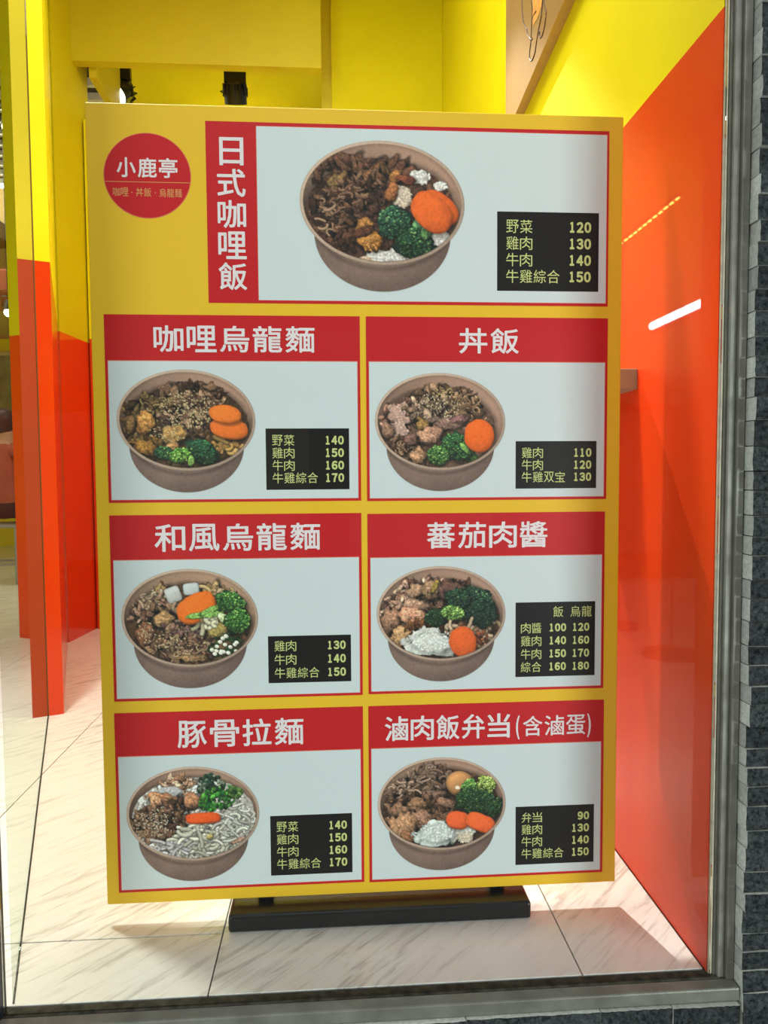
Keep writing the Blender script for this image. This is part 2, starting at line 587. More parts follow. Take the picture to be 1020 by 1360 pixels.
def stone_block(name, lo, hi, parent, pinv, nx, nz, amp, top_cut=True, left_cut=False):
    """split-faced block: rough front (towards -y), sawn other faces"""
    bm = bmesh.new()
    x0, y0, z0 = lo
    x1, y1, z1 = hi
    c = Vector(((x0 + x1) / 2, (y0 + y1) / 2, (z0 + z1) / 2))
    fr = []
    for j in range(nz + 1):
        row = []
        for i in range(nx + 1):
            e = (i in (0, nx)) or (j in (0, nz))
            d = rnd.uniform(-amp, amp) * (0.45 if e else 1.0)
            row.append(bm.verts.new((x0 + (x1 - x0) * i / nx - c.x + (0 if i in (0, nx) else rnd.uniform(-1, 1) * amp * 0.4),
                                     y0 + d - c.y,
                                     z0 + (z1 - z0) * j / nz - c.z)))
        fr.append(row)
    for j in range(nz):
        for i in range(nx):
            bm.faces.new((fr[j][i], fr[j][i + 1], fr[j + 1][i + 1], fr[j + 1][i])).material_index = 0
    bk = [[bm.verts.new((v.co.x, y1 - c.y, v.co.z)) for v in row] for row in (fr[0], fr[nz])]
    for i in range(nx):
        bm.faces.new((fr[0][i], bk[0][i], bk[0][i + 1], fr[0][i + 1])).material_index = 1
        bm.faces.new((fr[nz][i], fr[nz][i + 1], bk[1][i + 1], bk[1][i])).material_index = 1
    for i in (0, nx):
        f = [fr[j][i] for j in range(nz + 1)] + [bk[1][i], bk[0][i]]
        bm.faces.new(f if i else f[::-1]).material_index = 1
    bmesh.ops.recalc_face_normals(bm, faces=bm.faces)
    o = obj(name, bm, [M['stone'], M['stone_cut']])
    o.location = c
    o.parent = parent
    o.matrix_parent_inverse = pinv
    return o


wout = structure(boxo('wall_outside', (0.684, 1.148, -0.9), (1.6, 1.40, 3.3), M['mortar']), 'outside wall faced with split grey stone strips')
PI_O = Matrix.Translation(-Vector(wout.location))
z = -0.078
COURSES = []
while z < 1.72:
    h = rnd.choice([0.031, 0.034, 0.036, 0.038, 0.041])
    COURSES.append((z, h))
    z += h
for z, h in COURSES:
    x = 0.6745 + rnd.uniform(-0.001, 0.0025)
    yf = 1.117 + rnd.uniform(-0.005, 0.005)
    w = rnd.uniform(0.16, 0.30)
    stone_block('stone', (x, yf, z + 0.0008), (x + w, 1.15, z + h - 0.0008), wout, PI_O, 9, 3, 0.0028)
    x2 = x + w + 0.001
    stone_block('stone', (x2, yf + rnd.uniform(-0.004, 0.004), z + 0.0008), (x2 + rnd.uniform(0.2, 0.3), 1.15, z + h - 0.0008), wout, PI_O, 9, 3, 0.0028)

# sill stones under the window
sill = structure(boxo('trim_5', (-1.2, 1.15, -0.9), (0.683, 1.40, -0.1225), M['mortar']), 'stone-faced plinth under the shop window')
PI_S = Matrix.Translation(-Vector(sill.location))
xs = [-1.10, -0.86, -0.63, -0.36, -0.19, 0.000, 0.205, 0.430, 0.553, 0.669]
for a, b in zip(xs[:-1], xs[1:]):
    yf = 1.113 + rnd.uniform(-0.002, 0.002)
    stone_block('stone', (a + 0.0006, yf, -0.062), (b - 0.0006, 1.1705 if b < -0.5 else 1.16, -0.0262 - rnd.uniform(0, 0.001)), sill, PI_S, 20, 3, 0.0022)
xs2 = [-1.15, -0.9, -0.52, -0.30, -0.07, 0.12, 0.31, 0.50, 0.669]
for row in range(2):
    for a, b in zip(xs2[:-1], xs2[1:]):
        stone_block('stone', (a + 0.001 - 0.06 * row * (a > -1), 1.106 + rnd.uniform(-0.003, 0.003), -0.098 - 0.036 * row), (b - 0.001 - 0.06 * row * (b < .6), 1.15, -0.064 - 0.036 * row), sill, PI_S, 18, 3, 0.0024)
structure(boxo('ground', (-7, -9, -0.95), (7, 1.10, -0.90), M['asphalt']), 'street pavement in front of the shop')

# ------------------------------------------------------------------ the printed bowl photographs
# A small painter: every morsel is stamped on a colour grid, which becomes the ink of a flat print.
U = 250            # samples per unit (unit = half the bowl's width)
X0, Y0 = -1.04, -0.78
NXP, NYP = 520, 468


def vnoise(rs, cell):
    gx, gy = NXP // cell + 3, NYP // cell + 3
    g_ = rs.rand(gy, gx)
    yy = np.arange(NYP) / cell
    xx = np.arange(NXP) / cell
    yi, xi = yy.astype(int), xx.astype(int)
    fy, fx = yy - yi, xx - xi
    fy, fx = fy * fy * (3 - 2 * fy), fx * fx * (3 - 2 * fx)
    a = g_[np.ix_(yi, xi)] * (1 - fx) + g_[np.ix_(yi, xi + 1)] * fx
    b = g_[np.ix_(yi + 1, xi)] * (1 - fx) + g_[np.ix_(yi + 1, xi + 1)] * fx
    return a * (1 - fy[:, None]) + b * fy[:, None] - 0.5


class Painter:
    def __init__(s, seed):
        s.rs = np.random.RandomState(seed)
        s.c = np.zeros((NYP, NXP, 3))
        s.a = np.zeros((NYP, NXP))
        s.N = [vnoise(s.rs, k) for k in (4, 8, 16, 40)]
        s.X, s.Y = np.meshgrid(X0 + (np.arange(NXP) + .5) / U, Y0 + (np.arange(NYP) + .5) / U)
        s.clip = np.ones((NYP, NXP))

    def win(s, x, y, r):
        i0 = max(0, int((x - r - X0) * U)); i1 = min(NXP, int((x + r - X0) * U) + 2)
        j0 = max(0, int((y - r - Y0) * U)); j1 = min(NYP, int((y + r - Y0) * U) + 2)
        if i1 <= i0 or j1 <= j0:
            return None
        return slice(j0, j1), slice(i0, i1)

    def ell(s, x, y, rx, ry, rot, colr, jag=0.0, tex=0.12, lit=0.35, edge=0.35, sh=0.35, stripes=0.0, sfreq=9, pw=2.0, alpha=1.0, texn=0):
        """one morsel: x, y, radii, rotation (degrees, clockwise on the print), colour 0-255"""
        R_ = max(rx, ry) * 1.35 + 0.02
        w = s.win(x, y, R_)
        if w is None:
            return
        X, Y = s.X[w] - x, s.Y[w] - y
        t = math.radians(rot)
        u = (X * math.cos(t) + Y * math.sin(t)) / rx
        v = (-X * math.sin(t) + Y * math.cos(t)) / ry
        r = (np.abs(u) ** pw + np.abs(v) ** pw) ** (1 / pw)
        if jag:
            r = r + jag * (0.6 * s.N[1][w] + s.N[2][w] * 1.5 + 0.25 * s.N[0][w])
        soft = 1.2 / (U * min(rx, ry))
        clip = s.clip[w]
        if sh:
            m = np.clip((1.28 - ((u - 0.08) ** 2 + (v - 0.12) ** 2) ** .5) / 0.4, 0, 1) * clip * sh
            s.c[w] *= (1 - m)[..., None]
        m = np.clip((1 - r) / soft + .5, 0, 1) * clip * alpha
        nx_, ny_ = X / max(rx, ry), Y / max(rx, ry)
        shade = 1 - lit * (0.45 * nx_ + 0.85 * ny_) - edge * np.clip((r - 0.6) / 0.4, 0, 1) ** 2
        if tex:
            shade = shade + tex * 2 * (s.N[texn][w] + 0.7 * s.N[1][w])
        if stripes:
            shade = shade + stripes * np.sin(v * sfreq + 6 * s.N[2][w] * 3)
        cc = np.array(colr)[None, None, :] * np.clip(shade, 0.1, 1.7)[..., None]
        s.c[w] = s.c[w] * (1 - m)[..., None] + cc * m[..., None]

    def stroke(s, pts, wd, colr, lit=0.3, edge=0.5, sh=0.3):
        """a noodle or strip following points"""
        pts = np.array(pts)
        c0 = (pts.min(0) + pts.max(0)) / 2
        w = s.win(c0[0], c0[1], (pts.max(0) - pts.min(0)).max() / 2 + wd * 2)
        if w is None:
            return
        X, Y = s.X[w], s.Y[w]
        dist = np.full(X.shape, 9.0)
        side = np.zeros(X.shape)
        for a, b in zip(pts[:-1], pts[1:]):
            d = b - a
            t = np.clip(((X - a[0]) * d[0] + (Y - a[1]) * d[1]) / (d @ d + 1e-9), 0, 1)
            px, py = X - a[0] - t * d[0], Y - a[1] - t * d[1]
            dd = np.hypot(px, py) / wd
            near = dd < dist
            dist = np.where(near, dd, dist)
            side = np.where(near, py / wd, side)
        clip = s.clip[w]
        if sh:
            s.c[w] *= (1 - np.clip((1.6 - dist) / 0.7, 0, 1) * clip * sh)[..., None]
        m = np.clip((1 - dist) * wd * U / 1.2 + .5, 0, 1) * clip
        shade = 1.03 - lit * side - edge * .8 * np.clip(dist, 0, 1) ** 3 + 0.12 * s.N[0][w]
        cc = np.array(colr)[None, None, :] * np.clip(shade, .1, 1.6)[..., None]
        s.c[w] = s.c[w] * (1 - m)[..., None] + cc * m[..., None]

    # ---- ingredients; px, py, radii are in the 0..1020 frame used while measuring the print
    def q(s, px, py):
        return (px - 518) / 470.0, (py - 405) / 470.0

    def bowl(s, fill_col, cx=0.0, cy=0.085, rx=0.90, ry=0.615, rim=(178, 152, 134), wall=(152, 120, 103), side=(126, 102, 92)):
        X, Y = s.X, s.Y
        # body
        t = np.clip((Y - 0.30) / 0.73, 0, 1)
        half = 0.85 - 0.03 * t
        bot = 0.36 + 0.68 * np.sqrt(np.clip(1 - (X / 0.83) ** 2, 0, 1))
        body = (np.abs(X) < half) & (Y > 0.2) & (Y < bot) & (np.abs(X) < 0.84)
        sm = np.clip((half - np.abs(X)) * U / 1.2 + .5, 0, 1) * np.clip((bot - Y) * U / 1.2 + .5, 0, 1) * (Y > 0.1) * (np.abs(X) < 0.9)
        shade = 1.0 - 0.20 * (X / 0.9) ** 2 - 0.10 * X - 0.20 * np.clip((Y - 0.8) / 0.25, 0, 1) + 0.12 * s.N[0] + 0.06 * s.N[3]
        lip = np.sqrt((X / 0.93) ** 2 + ((Y - 0.03) / 0.745) ** 2)
        shade = shade - 0.22 * np.clip(1 - np.abs(lip - 1.0) / 0.06, 0, 1)
        s.c = np.array(side)[None, None, :] * shade[..., None]
        s.a = sm
        # rim
        tr = math.radians(2.0)
        Xr = X * math.cos(tr) + Y * math.sin(tr)
        Yr = -X * math.sin(tr) + Y * math.cos(tr)
        r = np.sqrt(Xr ** 2 + (Yr / 0.723) ** 2)
        m = np.clip((1 - r) * U / 1.3 + .5, 0, 1)
        rc = np.array(rim)[None, None, :] * (1.0 - 0.10 * Y - 0.16 * np.clip((r - 0.985) / 0.015, 0, 1) - 0.08 * Xr + 0.10 * s.N[0])[..., None]
        s.c = s.c * (1 - m)[..., None] + rc * m[..., None]
        s.a = np.maximum(s.a, m)
        # inner wall
        r2 = np.sqrt((Xr / 0.962) ** 2 + ((Yr + 0.002) / 0.688) ** 2)
        m = np.clip((1 - r2) * U * .9 + .5, 0, 1)
        wc = np.array(wall)[None, None, :] * (0.98 + 0.16 * Xr - 0.30 * np.clip((Y + 0.1) / 0.6, 0, 1) + 0.30 * np.clip(-Y - 0.42, 0, 1) - 0.16 * np.clip((r2 - .93) / .07, 0, 1) + 0.10 * s.N[0])[..., None]
        s.c = s.c * (1 - m)[..., None] + wc * m[..., None]
        # filling
        r3 = np.sqrt(((X - cx) / rx) ** 2 + ((Y - cy) / ry) ** 2) + 0.03 * s.N[2]
        ring = np.clip((1.10 - r3) / 0.12, 0, 1) * m
        s.c *= (1 - 0.45 * ring)[..., None]
        s.fill = np.clip((1 - r3) * U * .5 + .5, 0, 1) * m
        fc = np.array(fill_col)[None, None, :] * (1 + 0.35 * s.N[1] + 0.25 * s.N[2] + 0.2 * s.N[0])[..., None]
        s.c = s.c * (1 - s.fill)[..., None] + fc * s.fill[..., None]
        s.clip = s.fill.copy()
        base = np.array(fill_col)
        for k in range(170):
            a, r_ = s.rs.rand() * 2 * PI, s.rs.rand() ** .5 * .97
            sz = s.rs.uniform(.04, .11)
            s.ell(cx + rx * r_ * math.cos(a), cy + ry * r_ * math.sin(a), sz, sz * s.rs.uniform(.3, .6), s.rs.uniform(0, 180), base * s.rs.uniform(.85, 1.5), jag=.5, tex=.28, lit=.45, edge=.4, sh=.3, stripes=.1)
        s.clip = np.clip((0.995 - r2) * U * .6, 0, 1)

    def strips(s, px, py, rx, ry, n, cols, size=(34, 70), thin=(0.25, 0.5), jag=0.5, rot0=0, rots=90, stripes=0.12):
        for k in range(n):
            a, r = s.rs.rand() * 2 * PI, s.rs.rand() ** .55
            x, y = s.q(px + rx * r * math.cos(a), py + ry * r * math.sin(a))
            sz = s.rs.uniform(*size) / 470
            c = np.array(cols[s.rs.randint(len(cols))]) * s.rs.uniform(.8, 1.18)
            s.ell(x, y, sz, sz * s.rs.uniform(*thin), rot0 + s.rs.uniform(-rots, rots), c, jag=jag, tex=0.28, lit=0.5, edge=0.55, sh=0.5, stripes=stripes)

    def curls(s, px, py, rx, ry, n, cols, wd=(5, 9), ln=(30, 75)):
        for k in range(n):
            a, r = s.rs.rand() * 2 * PI, s.rs.rand() ** .6
            x, y = px + rx * r * math.cos(a), py + ry * r * math.sin(a)
            th = s.rs.rand() * 2 * PI
            kk = s.rs.uniform(-.9, .9)
            st = s.rs.uniform(*ln) / 6
            pts = []
            for i in range(7):
                pts.append(s.q(x, y))
                x += st * math.cos(th); y += st * .75 * math.sin(th)
                th += kk * .6 + s.rs.uniform(-.35, .35)
            s.stroke(pts, s.rs.uniform(*wd) / 470, np.array(cols[s.rs.randint(len(cols))]) * s.rs.uniform(.85, 1.12))

    def seeds(s, px, py, rx, ry, n, colr=(205, 182, 140), size=(5, 8)):
        for k in range(n):
            a, r = s.rs.rand() * 2 * PI, s.rs.rand() ** .6
            x, y = s.q(px + rx * r * math.cos(a), py + ry * r * math.sin(a))
            sz = s.rs.uniform(*size) / 470
            s.ell(x, y, sz, sz * .55, s.rs.uniform(0, 180), np.array(colr) * s.rs.uniform(.75, 1.15), tex=0, lit=.2, edge=.2, sh=.25)

    def rice(s, px, py, rx, ry, n, colr=(196, 190, 184), rot=0, pw=2.0):
        t = math.radians(rot)
        colr = tuple(c * 1.1 for c in colr)
        x, y = s.q(px, py)
        s.ell(x, y, rx / 470, ry / 470, rot, np.array(colr) * .90, jag=.3, tex=.12, lit=.12, edge=.2, sh=.3, pw=pw)
        for k in range(n):
            a, r = s.rs.rand() * 2 * PI, s.rs.rand() ** .5 * .97
            u, v = rx * r * math.cos(a), ry * r * math.sin(a)
            x, y = s.q(px + u * math.cos(t) - v * math.sin(t), py + u * math.sin(t) + v * math.cos(t))
            s.ell(x, y, 11 / 470, 5.5 / 470, s.rs.uniform(0, 180), np.array(colr) * s.rs.uniform(.90, 1.12), tex=.05, lit=.22, edge=.12, sh=.12)

    def broccoli(s, px, py, rx, ry, n, rot=0, light=0.25, dark=(30, 56, 38), mid=(52, 92, 52), hi=(120, 165, 85)):
        t = math.radians(rot)
        x, y = s.q(px, py)
        s.ell(x, y, rx / 470, ry / 470, rot, dark, jag=.38, tex=.2, lit=.2, edge=.3, sh=.5)
        # clumps, then beads
        for k in range(max(5, n // 14)):
            a, r = s.rs.rand() * 2 * PI, s.rs.rand() ** .6 * .8
            u, v = rx * r * math.cos(a), ry * r * math.sin(a)
            xx, yy = s.q(px + u * math.cos(t) - v * math.sin(t), py + u * math.sin(t) + v * math.cos(t))
            s.ell(xx, yy, 24 / 470, 21 / 470, 0, np.array(dark) * s.rs.uniform(1.0, 1.5), jag=.3, tex=.2, lit=.6, edge=.4, sh=.4)
        for k in range(n):
            a, r = s.rs.rand() * 2 * PI, s.rs.rand() ** .5 * .98
            u, v = rx * r * math.cos(a), ry * r * math.sin(a)
            xx, yy = s.q(px + u * math.cos(t) - v * math.sin(t), py + u * math.sin(t) + v * math.cos(t))
            f = s.rs.rand()
            c = np.array(hi) * .9 if f < light * .5 else (np.array(mid) if f < .65 else np.array(dark) * 1.1)
            c = c * s.rs.uniform(.8, 1.15) * (1.08 - .3 * v / ry)
            sz = s.rs.uniform(5, 9.5) / 470
            s.ell(xx, yy, sz, sz * .85, 0, c, tex=0.06, lit=.6, edge=.35, sh=.28)

    def leaves(s, px, py, rx, ry, n, rot=0, cols=((38, 84, 40), (60, 120, 52), (28, 58, 36), (96, 150, 70))):
        t = math.radians(rot)
        for k in range(n):
            a, r = s.rs.rand() * 2 * PI, s.rs.rand() ** .5
            u, v = rx * r * math.cos(a), ry * r * math.sin(a)
            x, y = s.q(px + u * math.cos(t) - v * math.sin(t), py + u * math.sin(t) + v * math.cos(t))
            sz = s.rs.uniform(10, 22) / 470
            s.ell(x, y, sz, sz * s.rs.uniform(.35, .8), s.rs.uniform(0, 180), np.array(cols[s.rs.randint(len(cols))]) * s.rs.uniform(.8, 1.2), jag=.3, tex=.15, lit=.4, edge=.4, sh=.45)

    def carrot(s, px, py, rx, ry, rot=0, colr=(222, 104, 36), pw=2.3, rimdir=1):
        x, y = s.q(px, py)
        s.ell(x + .010, y + .020 * rimdir, rx / 470, ry / 470, rot, np.array(colr) * .62, tex=.04, lit=0, edge=0, sh=.45, pw=pw)
        s.ell(x, y, rx / 470, ry / 470, rot, colr, jag=.05, tex=.055, lit=.10, edge=.13, sh=0, pw=pw)
        s.ell(x, y, rx * .55 / 470, ry * .55 / 470, rot, np.array(colr) * 1.03, jag=.2, tex=.04, lit=.02, edge=0, sh=0, alpha=.5)

    def chunk(s, px, py, rx, ry, rot, colr, gloss=True, jag=.35):
        x, y = s.q(px, py)
        pale = min(colr) > 160
        if pale:
            colr = tuple(c * 1.14 for c in colr)
        s.ell(x, y, rx / 470, ry / 470, rot, colr, jag=jag, tex=.09 if pale else .26, lit=.22 if pale else .45, edge=.2 if pale else .45, sh=.3 if pale else .5, stripes=.03 if pale else .12, sfreq=6)
        for k in range(4 if gloss and not pale else 0):
            s.ell(x + s.rs.uniform(-.5, .5) * rx / 470, y + s.rs.uniform(-.6, .3) * ry / 470, rx * .2 / 470, ry * .1 / 470, rot + s.rs.uniform(-30, 30), np.minimum(np.array(colr) * 1.45, 235), jag=.5, tex=.1, lit=.1, edge=.1, sh=0, alpha=.6)


BR = [(112, 84, 64), (92, 66, 50), (134, 104, 80), (76, 54, 42), (150, 118, 92)]
BRD = [(84, 58, 44), (68, 46, 36), (104, 76, 58), (56, 38, 30), (124, 92, 70)]
PK = [(150, 112, 94), (128, 94, 78), (168, 130, 110), (106, 76, 62), (184, 150, 126)]


def dish_curry_rice(p):      # big bowl: sauce, beef, chicken, rice, broccoli, carrot
    p.bowl((74, 50, 40), cx=-0.02, cy=0.10, rx=.91, ry=.60)
    k = lambda x, y: (518 + (x - 500) * 470 / 428., 405 + (y - 402) * 470 / 428.)
    def K(f, x, y, *a, **b):
        xx, yy = k(x, y)
        f(xx, yy, *a, **b)
    K(p.strips, 330, 240, 230, 70, 46, [(88, 58, 44), (78, 52, 40), (98, 68, 50)], jag=.6)
    K(p.strips, 560, 235, 90, 40, 16, [(88, 58, 44), (104, 72, 50)])
    K(p.rice, 690, 270, 62, 40, 60)
    K(p.rice, 800, 310, 40, 28, 30)
    K(p.rice, 600, 370, 60, 62, 60, (186, 168, 150))
    K(p.rice, 800, 590, 60, 60, 50)
    K(p.rice, 520, 690, 130, 62, 150)
    K(p.rice, 400, 690, 40, 26, 30, (176, 150, 130))
    K(p.chunk, 270, 290, 72, 34, -25, (120, 92, 58), False)
    K(p.chunk, 450, 270, 80, 40, 10, (116, 80, 56))
    K(p.strips, 400, 320, 150, 70, 44, BRD, (24, 52))
    K(p.strips, 250, 440, 120, 110, 70, BRD, (24, 54), (.25, .55))
    K(p.strips, 440, 400, 80, 70, 40, BRD, (22, 46))
    K(p.curls, 290, 380, 130, 110, 26, [(140, 108, 88), (116, 84, 66)], (4, 7), (24, 60))
    K(p.curls, 215, 500, 40, 80, 6, [(152, 120, 96)], (5, 8), (40, 80))
    K(p.strips, 300, 600, 90, 50, 20, [(70, 46, 34), (84, 56, 40)], (24, 50))
    K(p.chunk, 570, 270, 40, 34, 20, (150, 100, 54))
    K(p.chunk, 545, 350, 36, 58, 20, (142, 88, 52), False)
    K(p.chunk, 620, 280, 60, 26, 10, (118, 64, 44), False)
    K(p.chunk, 405, 520, 52, 48, 30, (156, 106, 58))
    K(p.chunk, 430, 590, 74, 60, 10, (168, 112, 54), True, .3)
    K(p.seeds, 430, 600, 60, 50, 30, (196, 140, 76), (5, 10))
    K(p.chunk, 400, 545, 60, 26, -20, (88, 54, 38), False)
    K(p.broccoli, 560, 500, 92, 92, 190, 10, .15, (32, 60, 48), (54, 92, 62), (110, 150, 100))
    K(p.chunk, 690, 530, 58, 34, 62, (96, 140, 92), False)
    K(p.broccoli, 660, 600, 108, 86, 240, 15, .16, (24, 46, 34), (44, 78, 48), (104, 140, 86))
    K(p.chunk, 725, 545, 34, 42, 20, (104, 146, 90), False, .2)
    K(p.carrot, 795, 415, 118, 72, 35, (214, 94, 36))
    K(p.carrot, 752, 440, 128, 92, 42, (220, 98, 38), 2.2)


def dish_curry_udon(p):
    p.bowl((66, 48, 32), cx=0.0, cy=0.09, rx=.90, ry=.60)
    p.strips(560, 230, 220, 70, 60, BRD, (24, 56))
    p.strips(240, 330, 140, 90, 60, [(84, 66, 38), (70, 52, 34), (106, 84, 54)], (22, 50))
    p.strips(520, 350, 190, 130, 130, BR, (24, 56), (.3, .6))
    p.curls(300, 290, 130, 60, 16, [(140, 116, 76), (112, 88, 56)], (5, 8))
    p.strips(250, 560, 150, 80, 60, [(110, 82, 42), (86, 62, 34), (140, 104, 58)], (24, 54))
    p.curls(170, 480, 60, 110, 16, [(132, 104, 66), (100, 76, 46)], (8, 13), (40, 90))
    p.chunk(240, 420, 62, 76, 20, (176, 122, 66))
    p.chunk(140, 440, 34, 60, 10, (112, 84, 52))
    p.chunk(430, 500, 105, 66, -25, (160, 122, 70))
    p.chunk(250, 590, 80, 52, 15, (140, 100, 48))
    p.chunk(420, 580, 54, 28, -20, (166, 122, 78))
    p.strips(590, 420, 110, 70, 40, BR, (24, 50))
    p.strips(690, 260, 90, 60, 30, BR, (22, 44))
    p.curls(780, 570, 110, 50, 20, [(176, 136, 78), (150, 110, 60), (190, 152, 92)], (10, 15), (50, 110))
    p.seeds(530, 330, 190, 130, 230)
    p.seeds(400, 470, 140, 80, 60)
    p.broccoli(360, 625, 60, 44, 80, 10, .15)
    p.broccoli(620, 620, 112, 78, 260, 30, .12, (28, 58, 42), (44, 84, 52), (96, 140, 76))
    p.broccoli(470, 640, 72, 50, 130, 0, .8, (62, 100, 44), (92, 140, 56), (156, 196, 92))
    p.chunk(545, 680, 22, 40, 10, (140, 180, 90), False, .2)
    p.broccoli(640, 640, 80, 60, 120, 10, .1, (24, 52, 38), (40, 78, 48), (80, 120, 66))
    p.carrot(805, 458, 128, 66, 8, (224, 110, 40))
    p.carrot(780, 360, 108, 58, 6, (232, 118, 42))


def dish_rice_bowl(p):
    p.bowl((96, 72, 58), cx=-0.04, cy=0.10, rx=.87, ry=.60)
    p.strips(200, 400, 110, 110, 60, PK, (22, 46))
    p.strips(540, 260, 230, 90, 120, BR, (26, 58))
    p.rice(250, 350, 100, 70, 90, (176, 142, 128))
    p.rice(220, 470, 70, 70, 60, (180, 148, 134))
    p.strips(350, 300, 100, 60, 40, PK, (24, 44))
    p.strips(520, 340, 200, 90, 110, [(122, 98, 84), (104, 82, 68), (142, 116, 98), (88, 68, 56)], (26, 60))
    p.strips(700, 310, 110, 90, 60, [(128, 98, 74), (98, 74, 56), (154, 122, 92)], (24, 52))
    p.curls(690, 290, 110, 70, 16, [(160, 128, 98), (132, 102, 76)], (5, 8))
    p.chunk(140, 470, 50, 60, 10, (128, 96, 80))
    p.strips(220, 570, 120, 60, 50, BRD, (22, 46))
    p.curls(240, 580, 120, 60, 18, [(140, 110, 86), (118, 88, 70)], (5, 9))
    p.chunk(390, 430, 62, 40, 30, (140, 108, 62))
    p.chunk(570, 420, 110, 42, -4, (128, 98, 86))
    p.chunk(440, 500, 96, 66, -10, (166, 124, 100))
    p.chunk(310, 530, 56, 44, 20, (110, 80, 70))
    p.chunk(360, 640, 60, 62, 30, (158, 120, 90))
    p.chunk(660, 385, 70, 30, -10, (118, 84, 80))
    p.seeds(500, 300, 170, 100, 120, (208, 186, 150))
    p.seeds(540, 200, 90, 40, 50, (196, 166, 110))
    p.chunk(720, 640, 76, 40, 35, (88, 130, 62), False, .25)
    p.broccoli(640, 580, 118, 92, 250, 30, .2, (30, 60, 38), (52, 96, 54), (120, 160, 84))
    p.broccoli(500, 640, 78, 66, 170, 10, .5, (44, 78, 42), (78, 120, 60), (146, 180, 96))
    p.chunk(700, 600, 60, 20, 48, (110, 150, 76), False, .2)
    p.carrot(796, 500, 106, 112, 10, (226, 98, 30), 2.15)


def dish_japanese_udon(p):
    p.bowl((84, 62, 44), cx=0.0, cy=0.09, rx=.90, ry=.60, wall=(158, 126, 104))
    x, y = p.q(330, 165)
    p.ell(x, y, .028, .055, -25, (104, 62, 50), jag=.3, tex=.1, sh=0)
    p.strips(520, 230, 300, 50, 30, [(150, 122, 84), (120, 94, 62)], (26, 60))
    p.curls(690, 240, 110, 30, 14, [(206, 178, 138), (186, 156, 112)], (10, 14), (60, 120))
    p.curls(310, 230, 80, 40, 8, [(190, 170, 142)], (9, 12), (60, 110))
    p.strips(250, 340, 130, 90, 70, PK, (24, 54))
    p.chunk(270, 320, 70, 36, 10, (166, 132, 104))
    p.curls(240, 300, 90, 50, 16, [(184, 154, 126), (150, 118, 92)], (7, 11))
    x, y = p.q(405, 240); p.ell(x, y, .11, .115, -20, (190, 190, 186), tex=.03, lit=.12, edge=.15, sh=.5, pw=5)
    x, y = p.q(528, 202); p.ell(x, y, .115, .085, -6, (192, 196, 196), tex=.03, lit=.12, edge=.15, sh=.5, pw=5)
    p.strips(340, 400, 150, 80, 70, BR, (24, 54))
    p.chunk(335, 410, 86, 62, -10, (158, 122, 82))
    p.curls(440, 420, 50, 90, 10, [(146, 122, 100)], (8, 12), (60, 100))
    p.chunk(205, 510, 64, 92, 20, (136, 90, 66))
    p.strips(480, 500, 160, 60, 80, [(106, 78, 74), (84, 58, 54), (136, 104, 84)], (24, 54))
    p.chunk(310, 580, 42, 66, 15, (110, 84, 60))
    p.strips(420, 620, 190, 80, 110, BR, (24, 56))
    p.strips(560, 620, 130, 60, 50, [(92, 64, 60), (112, 80, 66), (140, 106, 78)], (24, 54))
    p.chunk(520, 680, 110, 28, 4, (146, 112, 76))
    p.curls(470, 590, 200, 90, 24, [(164, 136, 104), (130, 102, 78)], (5, 8))
    p.seeds(220, 500, 60, 90, 40)
    p.seeds(450, 560, 190, 90, 60)
    p.curls(640, 440, 80, 40, 10, [(206, 200, 170), (186, 178, 144)], (12, 16), (70, 110))
    p.chunk(700, 500, 80, 50, -10, (150, 130, 74), False)
    p.leaves(760, 600, 120, 80, 70, -20, ((34, 56, 32), (52, 74, 40), (28, 44, 28)))
    for i in range(16):
        p.chunk(720 + p.rs.uniform(-60, 130), 590 + p.rs.uniform(-60, 70), 16, 13, 20, (198, 194, 178), False, .15)
    p.carrot(560, 330, 142, 92, -28, (232, 112, 34), 2.3)
    x, y = p.q(630, 410); p.ell(x, y, .11, .08, 10, (150, 120, 74), tex=.1, sh=.2)
    p.curls(660, 420, 60, 30, 6, [(216, 208, 176)], (12, 16), (60, 90))
    for a in ((580, 385, 90, 22, -8), (660, 350, 90, 20, -22), (680, 380, 80, 18, -12)):
        p.chunk(*a, (128, 170, 86), False, .15)
    p.broccoli(800, 300, 104, 70, 200, 15, .3, (36, 68, 36), (66, 110, 52), (130, 172, 84))
    p.chunk(760, 420, 60, 30, 40, (176, 190, 140), False, .15)
    p.broccoli(850, 430, 84, 88, 210, 20, .35, (40, 76, 36), (76, 122, 56), (140, 180, 88))


